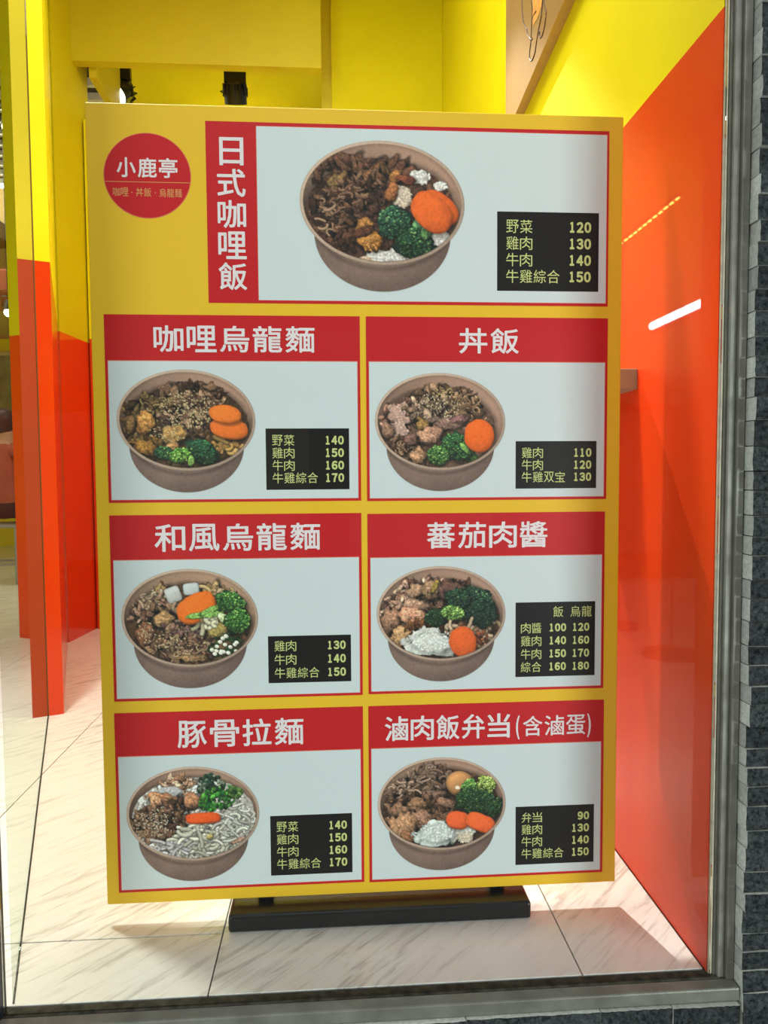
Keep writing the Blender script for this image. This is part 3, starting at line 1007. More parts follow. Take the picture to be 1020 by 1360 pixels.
def dish_tomato_meat(p):
    p.bowl((70, 48, 34), cx=0.0, cy=0.09, rx=.91, ry=.60)
    p.strips(400, 250, 220, 90, 90, PK, (26, 56))
    p.strips(600, 230, 120, 60, 40, BRD, (26, 56))
    p.chunk(330, 240, 64, 50, -30, (156, 122, 96))
    p.chunk(450, 230, 70, 80, 30, (142, 110, 84))
    p.chunk(560, 230, 62, 84, 25, (96, 68, 60), False)
    p.chunk(640, 230, 120, 46, 18, (92, 66, 56), False)
    p.chunk(470, 210, 20, 56, 25, (150, 124, 60), False, .15)
    p.strips(200, 380, 130, 110, 70, PK, (24, 54))
    p.chunk(150, 450, 74, 96, 20, (146, 108, 86))
    p.chunk(330, 340, 96, 50, 8, (172, 132, 110))
    p.chunk(310, 420, 110, 70, 14, (190, 136, 108), True, .3)
    p.chunk(230, 560, 84, 78, -30, (170, 130, 92))
    p.strips(400, 500, 160, 40, 40, [(126, 82, 46), (104, 66, 38), (90, 56, 34)], (20, 44))
    p.curls(700, 560, 130, 90, 18, [(190, 160, 130), (160, 124, 90)], (12, 16), (80, 140))
    p.curls(850, 520, 60, 90, 14, [(188, 160, 132), (170, 138, 104)], (12, 16), (60, 120))
    p.strips(800, 590, 60, 40, 16, [(120, 66, 40), (140, 80, 50)], (18, 36))
    p.broccoli(760, 340, 150, 120, 420, 30, .08, (26, 44, 36), (42, 68, 48), (92, 120, 76))
    p.broccoli(640, 300, 90, 70, 150, 0, .1, (28, 48, 38), (46, 72, 50), (92, 120, 76))
    p.broccoli(830, 420, 90, 90, 150, 0, .06, (22, 40, 32), (38, 62, 44), (80, 110, 70))
    p.broccoli(480, 430, 86, 62, 160, -6, .08, (26, 42, 30), (40, 62, 40), (84, 110, 66))
    p.broccoli(600, 400, 82, 56, 150, 10, .8, (66, 96, 48), (104, 142, 70), (160, 196, 104))
    p.curls(650, 515, 100, 20, 6, [(196, 168, 140)], (11, 15), (50, 90))
    p.rice(420, 610, 190, 88, 110, (198, 196, 190), -4)
    for a in ((390, 560, 120, 62, -12), (470, 590, 130, 66, 10), (540, 640, 90, 70, 20), (330, 640, 90, 46, -20), (420, 660, 130, 46, 4)):
        p.chunk(*a, (186, 186, 180), False, .3)
    p.rice(450, 610, 150, 70, 60, (206, 206, 200))
    p.carrot(672, 606, 96, 106, -18, (214, 92, 38), 2.3)


def dish_tonkotsu(p):
    p.bowl((176, 170, 164), cx=0.0, cy=0.06, rx=.93, ry=.62)
    p.strips(420, 190, 120, 56, 50, [(176, 136, 110), (156, 114, 88), (196, 164, 140)], (20, 44))
    p.rice(350, 240, 90, 36, 10, (182, 180, 180))
    p.chunk(300, 290, 100, 44, 14, (176, 122, 88))
    p.chunk(255, 310, 50, 46, 10, (186, 136, 104), False)
    p.strips(420, 340, 90, 50, 30, BRD, (22, 46))
    p.chunk(505, 310, 72, 60, -8, (166, 116, 84))
    p.strips(250, 470, 170, 110, 170, BR, (24, 54))
    p.curls(260, 470, 170, 110, 40, [(150, 118, 94), (120, 90, 70)], (5, 9))
    p.chunk(420, 500, 26, 96, -18, (140, 98, 62))
    p.chunk(340, 520, 28, 90, -5, (112, 80, 66))
    p.strips(360, 430, 110, 60, 40, BRD, (22, 46))
    p.seeds(260, 460, 160, 100, 120, (206, 190, 168))
    p.curls(600, 620, 290, 90, 110, [(188, 184, 166), (200, 198, 184), (170, 166, 150)], (9, 14), (60, 130))
    p.curls(830, 480, 120, 120, 60, [(186, 184, 172), (198, 196, 188), (168, 164, 152)], (8, 13), (50, 110))
    p.curls(330, 650, 160, 50, 30, [(186, 180, 182), (172, 166, 166)], (9, 13), (50, 110))
    p.curls(540, 540, 80, 40, 14, [(204, 202, 184), (190, 188, 168)], (12, 17), (100, 160))
    p.chunk(632, 575, 26, 20, -20, (176, 156, 100), False, .2)
    p.chunk(830, 610, 60, 16, -22, (176, 138, 116), False)
    p.leaves(640, 210, 100, 90, 110, 20, ((40, 64, 50), (130, 140, 124), (28, 48, 38), (88, 108, 84), (34, 58, 44)))
    p.leaves(700, 300, 140, 80, 160, -18, ((34, 92, 38), (56, 130, 48), (24, 64, 34), (84, 150, 62)))
    p.leaves(820, 260, 50, 40, 30, 0, ((90, 120, 60), (60, 96, 44)))
    p.carrot(585, 435, 122, 36, -1, (226, 88, 34), 3.6)


def dish_braised_pork(p):
    p.bowl((66, 48, 38), cx=0.0, cy=0.07, rx=.91, ry=.62)
    p.strips(440, 230, 170, 90, 140, [(112, 88, 74), (92, 70, 58), (134, 108, 92), (72, 54, 44)], (26, 62))
    p.curls(420, 230, 170, 80, 34, [(150, 124, 106), (118, 92, 76)], (6, 10), (50, 100))
    p.chunk(450, 340, 110, 38, -4, (120, 92, 78))
    p.strips(230, 310, 120, 90, 90, [(110, 84, 68), (132, 104, 86), (84, 62, 50)], (22, 48))
    p.curls(230, 290, 110, 60, 22, [(164, 136, 116), (130, 102, 84)], (6, 9))
    p.strips(300, 420, 190, 80, 90, BRD, (24, 54))
    p.strips(480, 440, 120, 70, 60, [(84, 60, 46), (108, 80, 62)], (24, 56))
    p.chunk(560, 400, 86, 36, 22, (128, 96, 76))
    p.chunk(340, 400, 70, 60, 20, (126, 94, 70))
    p.chunk(350, 520, 92, 78, 20, (140, 104, 84))
    p.chunk(200, 450, 84, 60, 20, (132, 98, 78))
    p.chunk(235, 560, 110, 100, 50, (158, 118, 88))
    p.chunk(270, 640, 60, 36, 40, (132, 92, 64))
    p.curls(500, 500, 60, 40, 10, [(120, 88, 66)], (5, 8))
    x, y = p.q(655, 265)
    p.ell(x, y, .235, .20, 24, (178, 126, 80), tex=.03, lit=.45, edge=.4, sh=.5)
    x, y = p.q(632, 290)
    p.ell(x, y, .035, .03, 10, (236, 216, 196), jag=.3, tex=.02, lit=0, edge=.1, sh=0)
    p.broccoli(840, 280, 72, 72, 170, 0, .9, (110, 130, 60), (140, 158, 80), (180, 200, 116))
    p.broccoli(720, 290, 52, 60, 100, 0, .5, (60, 96, 48), (86, 124, 60), (140, 176, 92))
    p.broccoli(780, 400, 170, 92, 460, 14, .12, (26, 46, 30), (46, 74, 42), (104, 134, 74))
    p.broccoli(900, 440, 60, 80, 110, 10, .1, (28, 50, 32), (46, 74, 42), (104, 134, 74))
    p.rice(480, 630, 170, 90, 150, (186, 192, 188), -4)
    for a in ((470, 580, 70, 60, -10), (520, 620, 110, 80, 8), (400, 640, 90, 54, -18), (460, 680, 120, 40, 0)):
        p.chunk(*a, (184, 190, 186), False, .25)
    p.rice(660, 620, 110, 64, 80, (196, 192, 182), -10)
    p.rice(690, 660, 60, 40, 30, (190, 176, 156))
    p.rice(480, 620, 130, 70, 70, (194, 198, 194))
    p.carrot(630, 525, 82, 62, 8, (226, 96, 50), 2.6)
    p.carrot(800, 550, 108, 60, 22, (228, 98, 48), 3.0)


def to_lin(c):
    c = np.clip(c, 0, 255) / 255.0
    return np.where(c <= 0.04045, c / 12.92, ((c + 0.055) / 1.055) ** 2.4)


def print_photo(name, dish, seed, ox, oz, scale, parent, y):
    """stamp a dish, then turn it into a flat grid of ink 0.1 mm above the card"""
    p = Painter(seed)
    dish(p)
    inkc = to_lin(p.c) * np.array([1.04, 1.02, 0.98]) * 1.22
    bgc = np.array(WHITE)[None, None, :]
    a = p.a[..., None]
    full = inkc * a + bgc * (1 - a)
    full = full.reshape(NYP // 2, 2, NXP // 2, 2, 3).mean((1, 3))
    al = p.a.reshape(NYP // 2, 2, NXP // 2, 2).max((1, 3))
    ny_, nx_ = al.shape
    # local frame: x right, z up, origin at the bowl's rim centre
    xs_ = (X0 + (np.arange(nx_) * 2 + 1) / U) * scale
    zs_ = -(Y0 + (np.arange(ny_) * 2 + 1) / U) * scale * 1.017
    gx, gz = np.meshgrid(xs_, zs_)
    co = np.zeros((ny_ * nx_, 3), dtype=np.float32)
    co[:, 0] = gx.ravel()
    co[:, 2] = gz.ravel()
    id_ = np.arange(ny_ * nx_).reshape(ny_, nx_)
    keep = (al[:-1, :-1] + al[1:, :-1] + al[:-1, 1:] + al[1:, 1:]) > 0
    qd = np.stack([id_[:-1, :-1], id_[1:, :-1], id_[1:, 1:], id_[:-1, 1:]], -1)[keep]
    used = np.unique(qd)
    remap = -np.ones(ny_ * nx_, dtype=np.int64)
    remap[used] = np.arange(len(used))
    qd = remap[qd]
    me = bpy.data.meshes.new(name)
    me.vertices.add(len(used))
    me.vertices.foreach_set('co', co[used].ravel())
    me.loops.add(qd.size)
    me.loops.foreach_set('vertex_index', qd.ravel().astype(np.int32))
    me.polygons.add(len(qd))
    me.polygons.foreach_set('loop_start', np.arange(0, qd.size, 4, dtype=np.int32))
    me.update(calc_edges=True)
    at = me.color_attributes.new('ink', 'FLOAT_COLOR', 'POINT')
    cc = np.ones((len(used), 4), dtype=np.float32)
    cc[:, :3] = np.clip(full.reshape(-1, 3)[used], 0, 1)
    at.data.foreach_set('color', cc.ravel())
    me.materials.append(M['p_photo'])
    o = bpy.data.objects.new(name, me)
    col.objects.link(o)
    o.location = (ox, y, oz)
    o.parent = parent
    return o

# ------------------------------------------------------------------ MENU BOARD
BX, BY, BT = -0.4463, 1.366, 1.5440        # left edge, front plane, top of the board
board = thing('menu_board', 'large yellow menu board with seven framed bowl dishes standing behind the shop glass', 'sign', (BX + 0.5, BY + 0.02, 0))
BL = Vector(board.location)


def bl(u, v, d=0.0):
    """board coordinates (right, down from the top, out towards the street) to the board's own frame"""
    return Vector((BX + u, BY - d, BT - v)) - BL


def slab(bm, u0, v0, u1, v1, d0, d1):
    a, b = bl(u0, v1, d1), bl(u1, v0, d0)
    box(bm, a, b)


def flat(name, u0, v0, u1, v1, d0, d1, mat, parent):
    bm = bmesh.new()
    slab(bm, u0, v0, u1, v1, d0, d1)
    return obj(name, bm, mat, parent)


bm = bmesh.new()
box(bm, bl(0, 1.5, 0), bl(1.0, 0, -0.010), 0.0012)
obj('backing_panel', bm, M['p_yellow'], board)
# weighted foot and the two uprights behind
bm = bmesh.new()
box(bm, Vector((-0.212, 1.327, 0.0)) - BL, Vector((0.372, 1.46, 0.034)) - BL, 0.006, 0, 3)
obj('foot', bm, M['base'], board)
for ux in (-0.16, 0.30):
    bm = bmesh.new()
    box(bm, Vector((ux, 1.3765, 0.034)) - BL, Vector((ux + 0.03, 1.395, 1.40)) - BL, 0.002)
    obj('upright', bm, M['base'], board)


def glyphs(text, size_pt=1.0, bold=0.0, spacing=1.0):
    cu = bpy.data.curves.new('lettering', 'FONT')
    cu.body = text
    cu.size = 1.0
    cu.offset = bold
    cu.space_character = spacing
    cu.resolution_u = 3
    cu.fill_mode = 'FRONT'
    o = bpy.data.objects.new('lettering', cu)
    col.objects.link(o)
    bpy.context.view_layer.update()
    me = bpy.data.meshes.new_from_object(o.evaluated_get(bpy.context.evaluated_depsgraph_get()))
    bpy.data.objects.remove(o)
    co = np.empty(len(me.vertices) * 3)
    me.vertices.foreach_get('co', co)
    co = co.reshape(-1, 3)
    polys = [tuple(p.vertices) for p in me.polygons]
    bpy.data.meshes.remove(me)
    return co, polys


class Lettering:
    """collects fitted strings into one mesh lying flat on the board"""
    def __init__(s):
        s.v, s.f = [], []

    def put(s, text, u0, v0, u1, v1, d, bold=0.0, spacing=1.0):
        co, polys = glyphs(text, spacing=spacing)
        mn, mxx = co.min(0), co.max(0)
        # weight: the outline is widened by laying the glyph down several times, a hair apart
        t = bold * (v1 - v0)
        u0, u1, v0, v1 = u0 + t, u1 - t, v0 + t, v1 - t
        offs = [(0, 0)] if t < 1e-5 else [(t * math.cos(2 * PI * k / 8), t * math.sin(2 * PI * k / 8)) for k in range(8)]
        for kk, (du, dv) in enumerate(offs):
            n = len(s.v)
            for c in co:
                fu = (c[0] - mn[0]) / (mxx[0] - mn[0])
                fv = (c[1] - mn[1]) / (mxx[1] - mn[1])
                s.v.append(bl(u0 + fu * (u1 - u0) + du, v1 + fv * (v0 - v1) + dv, d + 0.00002 * kk))
            s.f += [tuple(i + n for i in p) for p in polys]

    def build(s, name, mat, parent):
        me = bpy.data.meshes.new(name)
        me.from_pydata([tuple(v) for v in s.v], [], s.f)
        me.materials.append(mat)
        o = bpy.data.objects.new(name, me)
        col.objects.link(o)
        o.parent = parent
        return o


def row_chars(L_, text, u0, u1, v0, v1, d, bold, cell=None):
    """one character per equal cell, so that every character keeps its own place"""
    n = len(text)
    w = (u1 - u0) / n if cell is None else cell
    for i, ch in enumerate(text):
        if ch == ' ':
            continue
        ins = 0.05 * w
        a, b, c0, c1 = u0 + i * w + ins, u0 + (i + 1) * w - ins, v0, v1
        if ch in '(':
            a, b = u0 + i * w + w * .55, u0 + i * w + w * .80
        if ch in ')':
            a, b = u0 + i * w + w * .20, u0 + i * w + w * .45
        if ch == '小':
            a, b = a + .0, b - .0
        if ch == '日':
            a, b = a + .12 * w, b - .12 * w
            c0, c1 = c0, c1
        L_.put(ch, a, c0, b, c1, d, bold)


D1, D2, D3, D4 = 0.0006, 0.0011, 0.0016, 0.0021


def digits(L_, txt, right, v0, v1, d):
    """bold figures set from the right"""
    adv = (v1 - v0) * 0.735
    for i, chh in enumerate(reversed(txt)):
        x1 = right - i * adv
        wdt = adv * (0.60 if chh == '1' else 0.90)
        x1 -= adv * 0.18 if chh == '1' else 0
        L_.put(chr(0xFF10 + int(chh)), x1 - wdt, v0, x1, v1, d, 0.055)


def prices(card, u0, v0, u1, v1, rows, ch=0.0210, pad=0.011, gap_top=0.012):
    """name left, price right"""
    flat('price_plate', u0, v0, u1, v1, 0, D2, M['p_black'], card)
    Lt = Lettering()
    n = len(rows)
    pitch = (v1 - v0 - 2 * gap_top - ch * 0.98) / (n - 1)
    for k, (nm, pr) in enumerate(rows):
        vt = v0 + gap_top + k * pitch
        row_chars(Lt, nm, u0 + pad, None, vt, vt + ch * 0.98, D3, 0.0, cell=ch * 1.04)
        digits(Lt, pr, u1 - pad + 0.001, vt + ch * .09, vt + ch * .89, D3)
    return Lt.build('price_lettering', M['p_lime'], card)


def card(label, u0, v0, u1, v1, title=None, head=0.085):
    """white card in a red frame with a red title bar across its top"""
    e = bpy.data.objects.new('menu_card', None)
    e.empty_display_size = 0.05
    col.objects.link(e)
    e.parent = board
    e['label'] = label
    flat('red_frame', u0, v0, u1, v1, 0, D1, M['p_red'], e)
    return e


GRID = [
    ('curry udon card with red title bar', 0.0235, 0.379, 0.4945, 0.7265),
    ('rice bowl card with red title bar', 0.506, 0.379, 0.9735, 0.7275),
    ('broth udon card with red title bar', 0.0235, 0.750, 0.4945, 1.1035),
    ('tomato meat sauce card with red title bar', 0.506, 0.752, 0.9715, 1.1025),
    ('pork bone noodle card with red title bar', 0.0225, 1.126, 0.4945, 1.477),
    ('braised pork lunch box card with red title bar', 0.505, 1.126, 0.9735, 1.4785),
]
cards = []
for lb, u0, v0, u1, v1 in GRID:
    c = card(lb, u0, v0, u1, v1)
    flat('pink_line', u0 + 0.0045, v0 + 0.0835, u1 - 0.0045, v1 - 0.0045, D1, D1 + 0.0002, M['p_pink'], c)
    flat('white_field', u0 + 0.0055, v0 + 0.0850, u1 - 0.0055, v1 - 0.0055, D1, D1 + 0.0004, M['p_white'], c)
    cards.append(c)
hc = card('wide curry rice card with an upright red title bar', 0.2145, 0.028, 0.9725, 0.3565)
flat('pink_line', 0.3060, 0.0345, 0.9690, 0.3515, D1, D1 + 0.0002, M['p_pink'], hc)
flat('white_field', 0.3070, 0.0355, 0.9680, 0.3505, D1, D1 + 0.0004, M['p_white'], hc)

# titles
TB = 0.016
L_ = Lettering()
for i, chh in enumerate('日式咖哩飯'):
    vt = 0.0565 + i * 0.0565
    ins = 0.005 if chh == '日' else 0
    L_.put(chh, 0.234 + ins, vt, 0.286 - ins * .6, vt + 0.0505, D2, TB)
L_.build('title_lettering', M['p_text'], hc)
for c, txt, u0, u1, v0, v1 in (
        (cards[0], '咖哩烏龍麵', 0.1095, 0.4125, 0.3985, 0.4475),
        (cards[1], '丼飯', 0.680, 0.802, 0.3995, 0.4475),
        (cards[2], '和風烏龍麵', 0.1025, 0.4190, 0.7675, 0.8195),
        (cards[3], '蕃茄肉醬', 0.6175, 0.8600, 0.7695, 0.8205),
        (cards[4], '豚骨拉麵', 0.1365, 0.3825, 1.1440, 1.1970)):
    L_ = Lettering()
    row_chars(L_, txt, u0, u1, v0, v1, D2, TB)
    L_.build('title_lettering', M['p_text'], c)
L_ = Lettering()
row_chars(L_, '滷肉飯弁当', 0.5345, 0.7870, 1.1475, 1.1965, D2, TB)
L_.put('(', 0.7960, 1.1530, 0.8035, 1.2010, D2, TB)
row_chars(L_, '含滷蛋', 0.8080, 0.9380, 1.1545, 1.1950, D2, 0.010)
L_.put(')', 0.9395, 1.1530, 0.9470, 1.2010, D2, TB)
L_.build('title_lettering', M['p_text'], cards[5])

# price plates
prices(hc, 0.7565, 0.1810, 0.9535, 0.3290, [('野菜', '120'), ('雞肉', '130'), ('牛肉', '140'), ('牛雞綜合', '150')], 0.0255, 0.0160, 0.0150)
prices(cards[0], 0.3155, 0.5890, 0.4725, 0.7045, [('野菜', '140'), ('雞肉', '150'), ('牛肉', '160'), ('牛雞綜合', '170')])
prices(cards[1], 0.7935, 0.6145, 0.9530, 0.7060, [('雞肉', '110'), ('牛肉', '120'), ('牛雞双宝', '130')])
prices(cards[2], 0.3140, 0.9845, 0.4725, 1.0755, [('雞肉', '130'), ('牛肉', '140'), ('牛雞綜合', '150')], gap_top=0.009)
prices(cards[4], 0.3130, 1.3370, 0.4715, 1.4560, [('野菜', '140'), ('雞肉', '150'), ('牛肉', '160'), ('牛雞綜合', '170')])
prices(cards[5], 0.7960, 1.3375, 0.9550, 1.4560, [('弁当', '90'), ('雞肉', '130'), ('牛肉', '140'), ('牛雞綜合', '150')])
flat('price_plate', 0.7945, 0.9285, 0.9535, 1.0760, 0, D2, M['p_black'], cards[3])
L_ = Lettering()
row_chars(L_, '飯', 0.868, None, 0.9370, 0.9585, D3, 0.0, cell=0.0225)
row_chars(L_, '烏龍', 0.9025, None, 0.9370, 0.9585, D3, 0.0, cell=0.0225)
for k, (nm, a, b) in enumerate((('肉醬', '100', '120'), ('雞肉', '140', '160'), ('牛肉', '150', '170'), ('綜合', '160', '180'))):
    vt = 0.9690 + k * 0.0258
    row_chars(L_, nm, 0.8040, None, vt, vt + 0.0205, D3, 0.0, cell=0.0215)
    for pr, uu in ((a, 0.8610), (b, 0.9075)):
        digits(L_, pr, uu + 0.0345, vt + 0.0018, vt + 0.0180, D3)
L_.build('price_lettering', M['p_lime'], cards[3])

# round shop emblem
em = bpy.data.objects.new('emblem', None)
col.objects.link(em)
em.parent = board
em['label'] = 'round red shop emblem in the upper left corner'


def disc(name, cu_, cv_, ru, rv, d0, d1, mat, parent, n=72):
    bm = bmesh.new()
    a = [bm.verts.new(bl(cu_ + ru * math.cos(2 * PI * k / n), cv_ + rv * math.sin(2 * PI * k / n), d1)) for k in range(n)]
    b = [bm.verts.new(bl(cu_ + ru * math.cos(2 * PI * k / n), cv_ + rv * math.sin(2 * PI * k / n), d0)) for k in range(n)]
    bm.faces.new(a)
    bm.faces.new(b[::-1])
    for k in range(n):
        bm.faces.new((a[k], a[(k + 1) % n], b[(k + 1) % n], b[k]))
    bmesh.ops.recalc_face_normals(bm, faces=bm.faces)
    return obj(name, bm, mat, parent)


disc('rim', 0.1085, 0.1285, 0.0785, 0.0765, 0, D1, M['p_pink'], em)
disc('red_disc', 0.1085, 0.1285, 0.0772, 0.0752, D1, D1 + .0002, M['p_red'], em)
flat('dividing_line', 0.0325, 0.1395, 0.1845, 0.1405, D1, D2, M['p_gold'], em)
L_ = Lettering()
row_chars(L_, '小鹿亭', 0.0520, 0.1650, 0.0965, 0.1320, D2, 0.018)
L_.build('shop_name', M['p_text'], em)
L_ = Lettering()
row_chars(L_, '咖哩', 0.0455, None, 0.1505, 0.1660, D2, 0.0, cell=0.0145)
row_chars(L_, '丼飯', 0.0865, None, 0.1505, 0.1660, D2, 0.0, cell=0.0145)
row_chars(L_, '烏龍麵', 0.1285, None, 0.1510, 0.1665, D2, 0.0, cell=0.0140)
for uu in (0.0800, 0.1220):
    L_.put('・', uu - .001, 0.1578, uu + .001, 0.1598, D2, 0.0)
L_.build('shop_subtitle', M['p_gold'], em)

# printed bowls
PHY = BY - 0.0013 - BL.y
for cd, dish, seed, cu_, cv_, rx_ in (
        (hc, dish_curry_rice, 3, 0.5395, 0.1700, 0.1545),
        (cards[0], dish_curry_udon, 5, 0.1695, 0.5735, 0.1275),
        (cards[1], dish_rice_bowl, 8, 0.6475, 0.5770, 0.1255),
        (cards[2], dish_japanese_udon, 11, 0.1685, 0.9465, 0.1275),
        (cards[3], dish_tomato_meat, 14, 0.6485, 0.9475, 0.1260),
        (cards[4], dish_tonkotsu, 17, 0.1665, 1.3265, 0.1260),
        (cards[5], dish_braised_pork, 20, 0.6490, 1.3255, 0.1270)):
    print_photo('bowl_photograph', dish, seed, BX + cu_ - BL.x, BT - cv_, rx_, cd, PHY)

# ------------------------------------------------------------------ THINGS IN THE SHOP
# narrow wall counter behind the board
bm = bmesh.new()
box(bm, (-0.565, -0.0, -0.0215), (0.0698, 0.32, 0.0215), 0.001)
sh = obj('counter_shelf', bm, M['shelf'], None, Vector((0.565, 1.476, 1.0635)))
tag(sh, 'grey counter shelf poking out behind the right edge of the menu board', 'shelf')

# wooden picture panel high on the right wall
art = thing('wall_panel', 'pale plywood picture panel with a brown line drawing high on the yellow wall', 'picture', (0.617, 1.9, 2.4))
AL = Vector(art.location)
yz = [(1.10, 2.150), (2.513, 2.030), (2.513, 3.05), (1.10, 3.17)]
bm = bmesh.new()
fr_ = [bm.verts.new(Vector((0.600, y, z)) - AL) for y, z in yz]
bk_ = [bm.verts.new(Vector((0.6345, y + 0.0, z + 0.012)) - AL) for y, z in yz]
f = bm.faces.new(fr_); f.material_index = 0
bm.faces.new(bk_[::-1]).material_index = 1
for i in range(4):
    bm.faces.new((fr_[i], fr_[(i + 1) % 4], bk_[(i + 1) % 4], bk_[i])).material_index = 1
bmesh.ops.recalc_face_normals(bm, faces=bm.faces)
obj('panel', bm, [M['wood'], M['wood_edge']], art)
DRAW = [[(2.2946, 2.3685), (2.294, 2.3306), (2.2807, 2.2787), (2.2557, 2.245), (2.235, 2.2249)], [(2.235, 2.2249), (2.2252, 2.2023), (2.1899, 2.1694), (2.1727, 2.1618)], [(2.1922, 2.3026), (2.1744, 2.2556), (2.1794, 2.223), (2.1845, 2.1903), (2.1897, 2.1633), (2.2032, 2.1409), (2.2028, 2.1225), (2.1888, 2.1062), (2.1638, 2.1007), (2.144, 2.1073), (2.1281, 2.1275), (2.1124, 2.1473)], [(2.1123, 2.1415), (2.1019, 2.1526), (2.0814, 2.1688), (2.0716, 2.1911), (2.062, 2.2189)], [(2.062, 2.2189), (2.0491, 2.177), (2.0328, 2.1501), (2.0403, 2.1324), (2.0549, 2.116), (2.0752, 2.1109), (2.0928, 2.1162)], [(2.1122, 2.14), (2.0932, 2.133)], [(2.1071, 2.1471), (2.0993, 2.1281), (2.0907, 2.1144)], [(2.146, 2.2202), (2.1329, 2.215), (2.1682, 2.2221), (2.1791, 2.2019)]]
for k, ln in enumerate(DRAW):
    bm = bmesh.new()
    pts = [Vector((0.5996, y, z)) - AL for y, z in ln]
    # Catmull-Rom smoothing
    sm_ = []
    for i in range(len(pts) - 1):
        p0, p1, p2, p3 = pts[max(i - 1, 0)], pts[i], pts[i + 1], pts[min(i + 2, len(pts) - 1)]
        for j in range(5):
            t = j / 5
            sm_.append(0.5 * ((2 * p1) + (p2 - p0) * t + (2 * p0 - 5 * p1 + 4 * p2 - p3) * t * t + (3 * p1 - p0 - 3 * p2 + p3) * t ** 3))
    sm_.append(pts[-1])
    tube(bm, sm_, 0.002, 6)
    obj('drawn_line', bm, M['ink'], art)
WASH = [(2.1913, 2.2961), (2.1737, 2.2551), (2.1764, 2.2212), (2.1726, 2.1966), (2.1503, 2.192), (2.1125, 2.1908), (2.0813, 2.1972), (2.0715, 2.2193)]
bm = bmesh.new()
fa = [bm.verts.new(Vector((0.5992, y, z)) - AL) for y, z in WASH]
bm.faces.new(fa)
bmesh.ops.triangulate(bm, faces=bm.faces[:])
obj('painted_patch', bm, M['tan_paint'], art)

# track and spotlights behind the soffit
tr = boxo('lighting_track', (-1.40, 4.56, 3.345), (0.02, 4.60, 3.375), M['dark_metal'], None, 0.002)
tag(tr, 'thin black lighting track running under the shaded-yellow soffit', 'light fitting')


def track_spot(x, y, zt, label, tilt, turn, lit, power, target, s=1.0):
    t = thing('track_spotlight', label, 'spotlight', (x, y, zt))
    bm = bmesh.new()
    box(bm, (-0.066 * s, -0.02, -0.088 * s), (0.066 * s, 0.02, 0), 0.003)
    obj('adaptor', bm, M['dark_metal'], t)
    bm = bmesh.new()
    w = 0.072 * s
    tube(bm, [(-w, 0, -0.16 * s), (-w, 0, -0.11 * s), (-w * .8, 0, -0.09 * s), (w * .8, 0, -0.09 * s), (w, 0, -0.11 * s), (w, 0, -0.16 * s)], 0.005, 6)
    obj('bracket', bm, M['dark_metal'], t)
    bm = bmesh.new()
    tube(bm, [(0.02 * s, 0.0, -0.088 * s), (-0.05 * s, -0.01, -0.125 * s), (-0.09 * s, -0.012, -0.135 * s), (-0.03 * s, 0.03, -0.15 * s)], 0.004, 6)
    obj('cable', bm, M['dark_metal'], t)
    e = bpy.data.objects.new('lamp_head', None)
    rot = Matrix.Rotation(turn, 4, 'Z') @ Matrix.Rotation(tilt, 4, 'X')
    bm = bmesh.new()
    prof = [(0.0, 0.085), (0.030, 0.083), (0.052, 0.066), (0.064, 0.035), (0.068, 0.0), (0.068, -0.040), (0.060, -0.040), (0.052, -0.01), (0.0, -0.005)]
    N = 24
    rings = []
    for r, h in prof:
        rings.append([bm.verts.new((r * s * math.cos(2 * PI * k / N), r * s * math.sin(2 * PI * k / N), h * s)) for k in range(N)] if r > 0 else [bm.verts.new((0, 0, h * s))])
    for a, b in zip(rings[:-1], rings[1:]):
        for k in range(N):
            v = [a[k % len(a)], a[(k + 1) % len(a)], b[(k + 1) % len(b)], b[k % len(b)]]
            u_ = list(dict.fromkeys(v))
            if len(u_) > 2:
                bm.faces.new(u_)
    # cooling fins
    for k in range(12):
        a_ = 2 * PI * k / 12
        box(bm, (0.045 * s, -0.0025, 0.01 * s), (0.073 * s, 0.0025, 0.07 * s), mat=Matrix.Rotation(a_, 4, 'Z'))
    bmesh.ops.recalc_face_normals(bm, faces=bm.faces)
    bmesh.ops.transform(bm, matrix=Matrix.Translation((0, 0, -0.160 * s)) @ rot, verts=bm.verts)
    obj('lamp_head', bm, M['dark_metal'], t)
    bm = bmesh.new()
    bmesh.ops.create_circle(bm, cap_ends=True, radius=0.058 * s, segments=20)
    bmesh.ops.transform(bm, matrix=Matrix.Translation((0, 0, -0.160 * s)) @ rot @ Matrix.Translation((0, 0, -0.036 * s)), verts=bm.verts)
    obj('lens', bm, M['bulb'] if lit else M['shelf'], t)
    return t


track_spot(-1.283, 4.58, 3.345, 'glowing black track spotlight half hidden by the shaded-yellow beam, above the round emblem', math.radians(-48), math.radians(-32), True, 0, None)
track_spot(-0.591, 4.58, 3.345, 'black track spotlight turned away, fully visible above the upright red title bar', math.radians(30), 0, False, 0, None)

# fluorescent tube under a hidden rail: its mirror image shows in the orange gloss wall
tb = thing('tube_lamp', 'bright tube lamp whose reflection shows in the orange wall', 'lamp', (-0.30, 3.235, 0.0))
bm = bmesh.new()
tube(bm, [(0, -0.245, 1.585), (0, 0.245, 1.585)], 0.021, 12)
obj('glass_tube', bm, M['tube'], tb)
bm = bmesh.new()
box(bm, (-0.014, -0.26, 1.545), (0.014, 0.26, 1.5635), 0.003)
obj('housing', bm, M['shelf'], tb)
bm = bmesh.new()
tube(bm, [(0, 0, 0.02), (0, 0, 1.545)], 0.005, 8)
obj('pole', bm, M['dark_metal'], tb)
bm = bmesh.new()
tube(bm, [(0, 0, 0.0), (0, 0, 0.02)], 0.13, 24)
obj('foot', bm, M['dark_metal'], tb)
ls = thing('light_strip', 'row of tiny yellow lights mirrored as a dashed line in the orange wall', 'light strip', (-0.30, 3.56, 0.0))
bm = bmesh.new()
